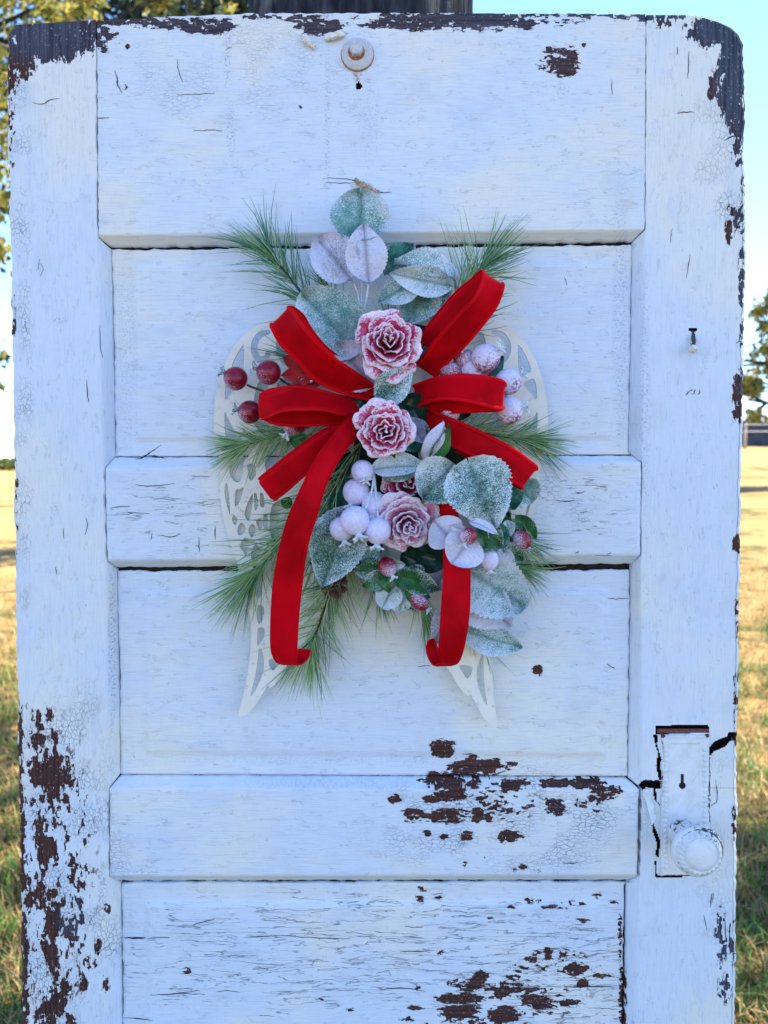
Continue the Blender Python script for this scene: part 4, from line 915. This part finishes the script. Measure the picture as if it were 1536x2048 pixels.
spray('frosted leaves curling to the right beside the tallest leaves', (800, 640, 36),
  [(S, (912, 562, 30), (786, 530, 34), 62, dict(frost=.58, cup=.30, tilt=.55)),
   (S, (905, 572, 40), (778, 546, 46), 58, dict(frost=.64, cup=.24, tilt=-.25)),
   (S, (838, 562, 34), (756, 606, 34), 62, dict(frost=.55)),
   (S, (862, 560, 24), (812, 652, 20), 84, dict(frost=.40)),
   (T_, (880, 545, 22), (860, 640, 20), 60, dict(frost=.30))],
  [[(768, 600, 30), (758, 560, 28), (770, 520, 26)]])
spray('large frosted leaf left of the upper rose, above a lilac leaf', (735, 730, 40),
  [(S, (722, 712, 42), (604, 588, 40), 122, dict(frost=.52, shape='round', serr=.04)),
   (LI, (748, 775, 46), (672, 690, 48), 92, dict(frost=.72, shape='round')),
   (LI, (742, 700, 34), (716, 640, 30), 60, dict(frost=.62)),
   (LI, (750, 760, 40), (690, 640, 30), 60, dict(frost=.6))])
spray('single grey-green frosted leaf between the two upper roses', (765, 815, 68),
  [(T_, (756, 806, 70), (826, 732, 80), 62, dict(frost=.50, shape='ovate', cup=.2))])
spray('upright white frosted leaf with a green rim right of the middle rose', (855, 920, 70),
  [(LI, (852, 924, 76), (890, 846, 92), 44, dict(frost=.9, cup=-.25, tilt=.5)), (LEAF_GREEN, (854, 924, 73), (896, 846, 88), 34, dict(frost=.2, tilt=.6)),
   (LI, (812, 838, 62), (850, 888, 66), 40, dict(frost=.40)), (T_, (800, 850, 56), (862, 900, 58), 66, dict(frost=.25))])
spray('heart-shaped frosted green leaves below the lower right loop', (900, 930, 64),
  [(T_, (908, 926, 84), (846, 996, 80), 96, dict(frost=.50, shape='round')),
   (T_, (938, 928, 92), (990, 1056, 86), 126, dict(frost=.54, shape='heart', serr=.035, cup=.06)),
   (T_, (1010, 960, 66), (1026, 1018, 60), 52, dict(frost=.18, shape='ovate')),
   (S, (1030, 965, 54), (1064, 1000, 46), 62, dict(frost=.42, shape='round'))])
spray('frosted leaf lying sideways just under the middle rose', (800, 945, 60),
  [(S, (745, 940, 66), (852, 934, 76), 50, dict(frost=.66, cup=.22, tilt=-.4, bend=.1)), (S, (840, 925, 68), (770, 958, 60), 40, dict(frost=.5))])
spray('large frosted teal leaf under the white berries at the lower left', (700, 1030, 40),
  [(T_, (702, 1012, 46), (645, 1172, 46), 108, dict(frost=.50, shape='ovate', cup=.14)), (T_, (700, 1030, 36), (622, 1130, 34), 60, dict(frost=.22)), (T_, (720, 960, 30), (660, 1040, 30), 70, dict(frost=.05))])
spray('cluster of pale frosted leaves at the lower right behind the right tail', (900, 1130, 34),
  [(S, (905, 1120, 44), (1050, 1212, 44), 124, dict(frost=.62, shape='round', serr=.05)),
   (LI, (918, 1165, 36), (1020, 1250, 34), 96, dict(frost=.78, shape='ovate')),
   (S, (922, 1258, 28), (1044, 1294, 26), 64, dict(frost=.50, shape='ovate', cup=.2)),
   (LI, (905, 1110, 32), (868, 1180, 28), 60, dict(frost=.55)), (LI, (900, 1200, 26), (868, 1290, 24), 46, dict(frost=.5)), (S, (905, 1240, 26), (960, 1275, 24), 60, dict(frost=.45))])
# ---- small glossy leaves with rosehips
HIP = 'rosehip sprigs in the swag'
G, D_ = LEAF_GREEN, LEAF_DEEP
def berry(parent, px, py, d, r, mat, fdir=(0, 0, 1), frost=.5, cal=None, calmat=None, stretch=1., ax=None, cl_=.55):
    """cal: direction of the crown in picture space (x right, y up, z towards the viewer)"""
    c = at(px, py, d / 1000); R = mm(r); ex = np.array([1., 0, 0])
    cd = nrmz(ex * cal[0] + UPD * cal[1] + NRM * cal[2]) if cal else UPD
    fd = nrmz(ex * fdir[0] + UPD * fdir[1] + NRM * fdir[2]); x, y = frame_of(cd)
    a = np.linspace(0, pi, 15); b = np.arange(22) * 2 * pi / 22; V = []
    for i in a:
        prof = sin(i) * (1 - .05 * cos(i)); V += [c + cd * R * stretch * cos(i) + (x * cos(q) + y * sin(q)) * R * prof for q in b]
    V = np.array(V); rel = (V - c) / R; fr = frost + .34 * (rel @ fd)
    o = mk('berry', V, grid_faces(15, 22, wrap=True), mat, parent, attrs={'frost': fr})
    mb = MB()
    if cal:
        for k in range(5):
            q = k * 2 * pi / 5 + px; d1 = nrmz((x * cos(q) + y * sin(q)) * .75 + cd * .8); p = c + cd * R * stretch * .93
            tip = p + d1 * R * cl_ * 1.15; md = p + d1 * R * cl_ * .55 + cd * R * .10
            P = catmull([p, md, tip + (x * cos(q) + y * sin(q)) * R * .12], 3); Vt, Ft = tube(P, np.linspace(R * .17, R * .07, len(P)), 6); mb.add(Vt, Ft, frost=.62)
        mb.build('crown', calmat or STEM_ICE, o)
    return o
def hip_sprig(label, base, leaves, hips, stems=()):
    t = thing('rosehip_sprig', label, 'rosehip sprig', at(base[0], base[1], base[2] / 1000), HIP)
    for a in leaves: leaf('leaf', a[0], a[1], a[2], a[3], t, **dict(dict(serr=.01, cup=.2), **(a[4] if len(a) > 4 else {})))
    for h in hips: berry(t, *h[0], **h[1])
    for s in stems: stem(t, s, .0011, STEM_ICE)
    return t
hip_sprig('green leaved sprig with two dark red hips at the bottom centre', (790, 1120, 44),
  [(G, (785, 1140, 52), (708, 1140, 50), 44, dict(frost=.62)), (G, (780, 1150, 56), (725, 1172, 56), 42, dict(frost=.42)), (G, (772, 1150, 60), (778, 1186, 62), 26, dict(frost=.15)),
   (G, (785, 1150, 56), (838, 1160, 58), 44, dict(frost=.40)), (G, (800, 1150, 52), (878, 1178, 54), 48, dict(frost=.50, cup=.3)), (G, (810, 1180, 58), (862, 1194, 62), 38, dict(frost=.22, cup=.28)),
   (S, (770, 1118, 58), (812, 1128, 64), 30, dict(frost=.75, tilt=.5)), (S, (790, 1165, 50), (765, 1215, 46), 52, dict(frost=.7, shape='round')), (S, (800, 1180, 50), (800, 1222, 46), 46, dict(frost=.7, shape='round')), (G, (812, 1185, 48), (832, 1222, 44), 36, dict(frost=.6)),
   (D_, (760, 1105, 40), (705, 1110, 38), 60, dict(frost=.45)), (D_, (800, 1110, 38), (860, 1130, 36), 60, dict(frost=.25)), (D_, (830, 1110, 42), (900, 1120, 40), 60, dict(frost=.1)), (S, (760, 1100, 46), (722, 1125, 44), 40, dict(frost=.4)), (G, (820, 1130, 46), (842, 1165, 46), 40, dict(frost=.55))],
  [((775, 1134, 68, 17, BERRY_RED), dict(frost=.40, fdir=(.4, -.5, .3), cal=(.45, -.8, .2), calmat=STEM_ICE, stretch=1.15)), ((838, 1204, 64, 15, BERRY_RED), dict(frost=.34, fdir=(.3, .6, .5), cal=(.75, -.65, .1), calmat=STEM_ICE, stretch=1.35))])
hip_sprig('frosted white leaved sprig with three hips at the lower right', (940, 1060, 52),
  [(LI, (905, 1082, 80), (866, 1040, 84), 74, dict(frost=.85, shape='round', cup=.15)), (LI, (944, 1074, 92), (902, 1128, 96), 78, dict(frost=.8, shape='round')), (LI, (900, 1050, 88), (950, 1060, 96), 20, dict(frost=.9, tilt=.5)),
   (LI, (936, 1042, 90), (995, 1070, 96), 22, dict(frost=.8, tilt=-.5)), (G, (960, 1060, 74), (1004, 1094, 74), 54, dict(frost=.52)), (G, (955, 1055, 82), (972, 1092, 84), 24, dict(frost=.3)),
   (T_, (985, 1040, 70), (1008, 1105, 66), 40, dict(frost=.36)), (G, (1010, 1080, 56), (1000, 1020, 60), 42, dict(frost=.3)), (G, (1030, 1030, 52), (1072, 1076, 46), 34, dict(frost=.35)), (G, (1000, 1095, 54), (1046, 1118, 50), 44, dict(frost=.62)),
   (LI, (985, 1100, 58), (1030, 1120, 56), 30, dict(frost=.75)), (S, (945, 1105, 66), (900, 1118, 70), 44, dict(frost=.8, shape='round')), (S, (960, 1110, 62), (940, 1140, 62), 42, dict(frost=.6, shape='round')), (G, (1035, 1045, 50), (1030, 1100, 48), 36, dict(frost=.5)), (S, (1012, 1040, 66), (1022, 1072, 66), 24, dict(frost=.7)), (D_, (960, 1020, 48), (1010, 1070, 40), 70, dict(frost=.3))],
  [((937, 1072, 106, 16, BERRY_RED), dict(frost=.46, fdir=(-.8, -.3, .1), cal=(-.4, -.8, .2), calmat=STEM_ICE)), ((979, 1120, 74, 17, BERRY_ICE), dict(frost=.85, cal=(.05, -1, .2), stretch=1.15, fdir=(0, 0, 1))), ((1044, 1079, 62, 16, BERRY_RED), dict(frost=.42, fdir=(-.8, -.2, .2), cal=(.6, -.75, .2), calmat=CALYX_DARK, stretch=1.25))])
# ---- berry sprays
BG = 'berry sprays in the swag'
def berry_spray(label, base, berries, stems, smat):
    t = thing('berry_spray', label, 'berry spray', at(base[0], base[1], base[2] / 1000), BG)
    for b in berries: berry(t, *b[0], **b[1])
    for s in stems: stem(t, s, .0013, smat)
    return t
berry_spray('three shiny red berries with frosted ends at the far left', (690, 790, 40),
  [((471, 757, 44, 23, BERRY_RED), dict(frost=0.26, fdir=(-.7, -.75, .1), cal=(-.85, .45, .1), calmat=CALYX_DARK)), ((537, 745, 50, 23.5, BERRY_RED), dict(frost=0.24, fdir=(-.75, -.7, .1), cal=(-.9, .3, .2), calmat=CALYX_DARK)),
   ((499, 824, 46, 22.5, BERRY_RED), dict(frost=0.28, fdir=(-.8, -.5, .1), cal=(-.95, .2, .2), calmat=CALYX_DARK)), ((588, 850, 46, 22, BERRY_RED), dict(frost=.34, fdir=(-.5, -.8, .1), cal=(-.5, -.7, .2))), ((605, 762, 42, 20, BERRY_RED), dict(frost=.5, fdir=(.5, .8, .1), cal=(-.1, .9, .3)))],
  [[(494, 770, 44), (515, 778, 44), (560, 790, 40), (680, 800, 36)], [(560, 757, 48), (580, 770, 44), (640, 790, 38), (690, 800, 36)], [(522, 828, 44), (560, 826, 40), (680, 808, 36)]], STEM_DARK)
berry_spray('white frosted berries with red undersides at the right', (870, 790, 40),
  [((972, 716, 58, 27, BERRY_ICE), dict(frost=.70, fdir=(-.2, .9, .2), cal=(.65, .45, .45))), ((1017, 763, 52, 25, BERRY_ICE), dict(frost=.70, fdir=(-.3, .8, .4), cal=(.85, .5, .1))), ((1019, 821, 54, 26, BERRY_ICE), dict(frost=.74, fdir=(-.1, .8, .3), cal=(.95, .15, .15))),
   ((928, 718, 44, 21, BERRY_RED), dict(frost=.42, fdir=(.3, -.3, .5), cal=(-.2, .5, .7))), ((945, 742, 46, 22, BERRY_ICE), dict(frost=.62, fdir=(-.5, .6, .3), cal=(.2, .3, -.8))), ((902, 748, 44, 22, BERRY_RED), dict(frost=.50, fdir=(0, 1, .1), cal=(0, -.6, -.6))), ((962, 752, 42, 20, BERRY_RED), dict(frost=.36, fdir=(0, .8, .1), cal=(.1, -.6, -.6))), ((900, 826, 46, 20, BERRY_RED), dict(frost=.45, cal=(.3, -.6, -.6)))],
  [[(950, 730, 50), (920, 760, 44), (870, 790, 38)], [(994, 770, 48), (950, 780, 42), (870, 795, 38)], [(995, 822, 50), (950, 812, 42), (870, 800, 38)]], STEM_ICE)
berry_spray('cluster of snow-white berries left of the lowest rose', (745, 940, 56),
  [((725, 943, 74, 21, BERRY_ICE), dict(frost=.85, cal=(.2, -.6, .7), cl_=.6)), ((712, 984, 66, 25, BERRY_ICE), dict(frost=.80, cal=(-.3, -.8, .2))), ((748, 1008, 68, 24, BERRY_ICE), dict(frost=.82, cal=(-.2, -.8, .3))), ((710, 1041, 86, 27, BERRY_ICE), dict(frost=.92, cal=(.25, -.9, .35))),
   ((684, 1058, 74, 23, BERRY_ICE), dict(frost=.66, cal=(.2, -.9, .2))), ((755, 1062, 80, 25, BERRY_ICE), dict(frost=.86, cal=(-.05, -.95, .3)))],
  [[(748, 940, 66), (745, 975, 84), (738, 1000, 84), (728, 1022, 84)], [(748, 945, 66), (752, 990, 80), (757, 1040, 80)], [(740, 945, 66), (726, 975, 70)]], STEM_ICE)

# ---- roses
def rose(label, px, py, d, r, tiltx, tilty, seed, mat, red=.0, n=15, group='frosted roses in the swag'):
    rr_ = np.random.default_rng(seed); c = at(px, py, d / 1000); R = mm(r); ex = np.array([1., 0, 0])
    ax = nrmz(NRM + ex * tiltx + UPD * tilty); x = nrmz(ex - ax * (ex @ ax)); y = np.cross(ax, x)
    t = thing('rose', label, 'rose', c - ax * R * .5, group)
    def W(p): return c + p[..., 0:1] * x + p[..., 1:2] * y + p[..., 2:3] * ax
    nu, nv = 27, 12; u = np.linspace(-1, 1, nu)[None]; v = np.linspace(0, 1, nv)[:, None]
    for i in range(n):
        f = i / (n - 1); a0 = i * 2.39996 + rr_.uniform(-.25, .25)
        ri = R * (.06 + .66 * f ** 1.0) * (1 + rr_.uniform(-.05, .05)); half = (1.55 - .62 * f) * (1.1 if i > 2 else 1.25)
        a = a0 + u * half + 0 * v
        op = .25 + .75 * f
        vm = 1 - .20 * np.abs(u) ** 3.5
        vv = v * vm
        spiral = 1 + .16 * u * (1 - .4 * f)
        rad = ri * spiral * (.42 + .58 * vv ** .65) + R * .36 * f ** .9 * vv ** 2.2 * (.75 + .5 * rr_.uniform())
        z = R * (-.55 + (1.10 - .50 * f) * vv ** .85) - R * .30 * f ** 1.5 * np.clip(vv - .72, 0, 1) * 2
        ruf = np.sin(u * (6 + 3 * rr_.uniform()) + rr_.uniform(0, 6)) * .055 + np.sin(u * 14 + rr_.uniform(0, 6)) * .018
        z = z + R * ruf * vv ** 3; rad = rad + R * ruf * .9 * vv ** 4
        jit = rr_.normal(0, .016, (1, nu)) * (v > .98); rad = rad + R * jit; z = z + R * rr_.normal(0, .016, (1, nu)) * (v > .98)
        P = np.stack([rad * np.cos(a), rad * np.sin(a), z + 0 * a], -1).reshape(-1, 3)
        fr = .14 + .85 * np.clip((vv - .60) / .40, 0, 1) ** 2.4 + .20 * f - red + .20 * np.sin(u * 5 + i * 2.) * vv + .10 * np.abs(u) ** 4 + rr_.uniform(-.06, .06) + 0 * a
        o = mk('petal', W(P), grid_faces(nv, nu), mat, t, attrs={'frost': fr.reshape(-1)})
        md = o.modifiers.new('thickness', 'SOLIDIFY'); md.thickness = .0011; md.offset = 0
    for k in range(5):
        q = k * 1.2566; d_ = x * cos(q) + y * sin(q); A = c - ax * R * .6; V = [A, A + d_ * R * .5 + np.cross(ax, d_) * R * .22, A + d_ * R * .95 + ax * R * .1, A + d_ * R * .5 - np.cross(ax, d_) * R * .22]
        mk('sepal', V, [(0, 1, 2, 3)], LEAF_GREEN, t, attrs={'frost': [.4] * 4, 'vein': [0] * 4})
    return t
rose('upper frosted red rose between the two upper ribbon loops', 778, 686, 84, 61, .03, .12, 1, ROSE_RED, .02, 16)
rose('middle frosted rose at the centre of the bow', 771, 863, 96, 54, -.05, .0, 2, ROSE_RED, .0, 15)
rose('lowest frosted rose, the palest, beside the white berries', 815, 1046, 74, 58, .1, -.25, 3, ROSE_PINK, -.02, 15)
rose('small half hidden red rosebud above the lowest rose', 815, 968, 56, 44, .1, .25, 4, ROSE_RED, .0, 10)
# red velvet flower behind the left loops
def red_flower():
    RV = plain('red_velvet_petal', (.36, .006, .012), .8, .2, 300., .3, .0005, .3, Sheen_Weight=.4)
    t = thing('poinsettia', 'dark red velvet flower peeping out between the two left loops', 'flower', at(640, 745, .03))
    c = at(640, 748, .046)
    for k, (tx, ty, w) in enumerate([(566, 716, 46), (562, 752, 40), (600, 702, 46), (640, 700, 46), (690, 720, 44), (590, 776, 40), (660, 775, 40)]):
        leaf('petal', RV, (645, 748, 46 - k), (tx, ty, 44 + (k % 3) * 3), w, t, serr=.02, cup=.2)
    mb = MB()
    for k in range(7):
        q = at(618 + 9 * k % 40, 742 + (k * 13) % 22, .056); V, F = tube([q, q + NRM * .004], [.0016, .0012], 6); mb.add(V, F, frost=.7)
    mb.build('stamen', STEM_ICE, t)
red_flower()
t = thing('green_leaf_pick', 'small plain green leaf peeking out under the left loop', 'leaf', at(620, 880, .03)); leaf('leaf', LEAF_GREEN, (622, 888, 44), (578, 880, 46), 34, t, frost=.05, serr=.01)
leaf('leaf', LEAF_GREEN, (585, 1010, 40), (562, 1000, 40), 24, t, frost=.1, serr=.01)
t = thing('green_leaf_pick', 'small plain dark green leaf behind the top right frosted berry', 'leaf', at(960, 770, .03)); leaf('leaf', LEAF_TEAL, (965, 770, 40), (1006, 712, 42), 34, t, frost=.1, serr=.02)
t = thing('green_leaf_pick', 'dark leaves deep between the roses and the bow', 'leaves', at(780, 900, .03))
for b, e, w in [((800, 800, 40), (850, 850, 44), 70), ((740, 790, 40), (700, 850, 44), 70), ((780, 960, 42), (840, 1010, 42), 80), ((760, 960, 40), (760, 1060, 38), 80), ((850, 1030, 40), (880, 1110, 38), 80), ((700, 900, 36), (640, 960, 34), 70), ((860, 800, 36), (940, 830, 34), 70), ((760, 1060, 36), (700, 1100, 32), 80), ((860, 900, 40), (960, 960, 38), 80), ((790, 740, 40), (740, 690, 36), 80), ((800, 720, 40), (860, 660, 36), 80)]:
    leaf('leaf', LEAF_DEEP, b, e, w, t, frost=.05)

# ---- red velvet bow
VEL = M('red_velvet'); vv_ = VEL.obj(); vn = VEL.noise(vv_, 1400., 2., .6); vl = VEL.noise(vv_, 16., 3., .6)
ed = VEL.attr('rim')
vc = VEL.mix(VEL.sm(vl, .35, .65), (.36, .0002, .004), (.58, .0006, .008)); vc = VEL.mix(VEL.math('MULTIPLY', ed, .6), vc, (.85, .003, .014))  # brighter wired edges: velvet sheen painted into the colour
VEL.bsdf(vc, .62, VEL.bump(vn, 0.35, .0005), .05, Sheen_Weight=1., Sheen_Roughness=.38, Sheen_Tint=(1., .015, .035, 1.)); VEL = VEL.m
bow = thing('ribbon_bow', 'red velvet ribbon bow with loops and two long curled tails', 'bow', at(760, 805, .05))
def ribbon(name, secs, k=7, nu=13):
    """secs: (x, y, depth mm) of one wired edge and of the other"""
    S_ = np.array(secs, float); A = catmull(at(S_[:, 0], S_[:, 1], S_[:, 2] / 1000), k); B = catmull(at(S_[:, 3], S_[:, 4], S_[:, 5] / 1000), k)
    s = np.array([0, .02, .05, .08, .12, .16, .5, .84, .88, .92, .95, .98, 1.]); n = len(A)
    tg = np.gradient((A + B) / 2, axis=0); sd = B - A; nn = np.cross(sd, tg); nn /= np.linalg.norm(nn, axis=1)[:, None] + 1e-12
    s = np.concatenate([s[:6], np.linspace(.22, .78, 7), s[7:]]); ridge_ = .0022 * (np.exp(-((s - .06) / .05) ** 2) + np.exp(-((s - .94) / .05) ** 2))
    r = np.random.default_rng(int(S_[0, 0] + S_[1, 1])); crown = .0016 * np.sin(pi * s)
    V = A[:, None] + (B - A)[:, None] * s[None, :, None] + nn[:, None] * (ridge_ + crown * .0)[None, :, None]
    V = V + nn[:, None] * wob(np.arange(n), int(S_[0, 1]), 6, .0009)[:, None, None] * np.cos(pi * s)[None, :, None]
    rim = np.broadcast_to(np.exp(-((s - .06) / .035) ** 2) + np.exp(-((s - .94) / .035) ** 2), (n, len(s)))
    o = mk(name, V.reshape(-1, 3), grid_faces(n, len(s)), VEL, bow, attrs={'rim': rim.reshape(-1)})
    md = o.modifiers.new('thickness', 'SOLIDIFY'); md.thickness = .0009; md.offset = 0
    return o
def shift(secs, da, db, n):
    """lean the front of a loop: its first n sections get da / db millimetres more depth on either edge"""
    return [(a, b, c + (da if k < n else 0) * min(1, (k + .4) / 2), d, e, f + (db if k < n else 0) * min(1, (k + .4) / 2)) for k, (a, b, c, d, e, f) in enumerate(secs)]
ribbon('loop', shift([(742,802,44,752,772,46),(690,790,66,712,742,68),(634,765,82,672,714,86),(593,722,93,642,688,96),(561,692,99,611,652,102),(544,662,101,588,622,102),(540,652,95,580,615,95),(544,652,85,588,614,84),(550,657,80,602,624,80),(556,666,76,611,634,76),(572,690,70,628,662,70),(610,722,62,662,700,62),(735,790,40,740,756,40)], -6, 12, 5))
ribbon('loop', shift([(830,730,42,872,754,40),(847,707,58,899,724,56),(877,669,76,937,685,74),(915,625,88,967,650,86),(942,598,96,994,614,94),(960,568,101,1007,582,99),(964,545,96,1008,573,94),(958,543,86,1003,572,84),(942,557,78,988,598,78),(909,584,70,960,640,70),(877,622,60,930,680,60),(847,661,50,890,720,50),(830,700,38,860,750,38)], 12, -6, 5))
ribbon('loop', shift([(718,798,44,722,836,44),(673,786,66,686,830,66),(634,775,80,634,821,80),(582,769,92,582,822,92),(546,775,97,546,830,97),(523,785,97,527,838,96),(515,793,91,521,840,90),(519,797,82,526,840,82),(546,802,74,556,851,74),(608,808,64,608,853,64),(660,812,52,660,850,52),(710,815,38,705,845,38)], -8, 12, 5))
ribbon('loop', shift([(826,770,44,838,816,44),(870,756,62,870,803,62),(922,748,78,922,804,78),(974,753,91,974,816,91),(1003,759,97,998,822,97),(1009,766,91,1005,819,91),(1005,769,81,999,822,81),(974,768,74,977,824,74),(922,770,64,922,826,64),(870,775,50,870,829,50),(835,785,38,835,824,38)], -8, 12, 4))
ribbon('loop', shift([(712,828,42,728,862,42),(679,846,58,706,886,58),(634,872,72,664,913,72),(582,908,86,614,950,86),(546,936,94,576,984,94),(520,956,95,549,1002,95),(516,958,89,545,1004,89),(521,952,80,551,998,80),(546,932,74,574,980,74),(582,903,66,614,946,66),(640,862,52,668,900,52),(700,835,38,720,870,38)], 8, -4, 5))
ribbon('loop', shift([(852,812,42,846,852,42),(888,830,56,876,880,56),(922,843,68,914,898,68),(974,867,80,961,922,80),(1026,895,90,1000,950,90),(1068,926,97,1036,972,97),(1075,935,91,1041,977,91),(1066,932,82,1034,975,82),(1020,903,70,990,948,70),(900,848,46,885,890,46)], 3, 0, 5))
ribbon('tail', [(745,806,42,768,826,42),(722,816,58,745,842,58),(700,832,72,724,860,72),(681,851,83,703,886,85),(647,893,97,674,928,99),(621,934,106,655,966,107),(603,973,110,643,1000,110),(582,1018,111,633,1036,110),(567,1062,109,622,1070,107),(554,1117,104,612,1114,101),(545,1177,97,606,1160,94),(541,1242,89,599,1224,86),(541,1294,80,595,1287,78),(546,1316,74,594,1318,73),(557,1328,66,597,1331,66),(574,1327,56,607,1328,56),(590,1313,49,618,1315,49),(597,1297,48,622,1299,48)])
ribbon('tail', [(800,826,40,836,826,40),(835,860,48,870,855,48),(858,930,58,892,922,58),(873,1010,68,910,1000,68),(884,1075,76,926,1068,76),(887,1125,80,939,1120,80),(886,1165,83,941,1165,83),(883,1205,83,940,1216,83),(879,1268,81,934,1268,81),(877,1303,76,926,1306,76),(880,1326,68,916,1327,68),(868,1332,58,896,1331,57),(857,1318,50,882,1314,49),(852,1296,47,874,1292,46),(855,1280,50,868,1277,49)])
ribbon('knot', [(716,794,34,722,830,34),(742,792,40,742,832,40),(768,790,42,768,834,42),(800,790,40,800,832,40),(838,794,34,838,828,34)])
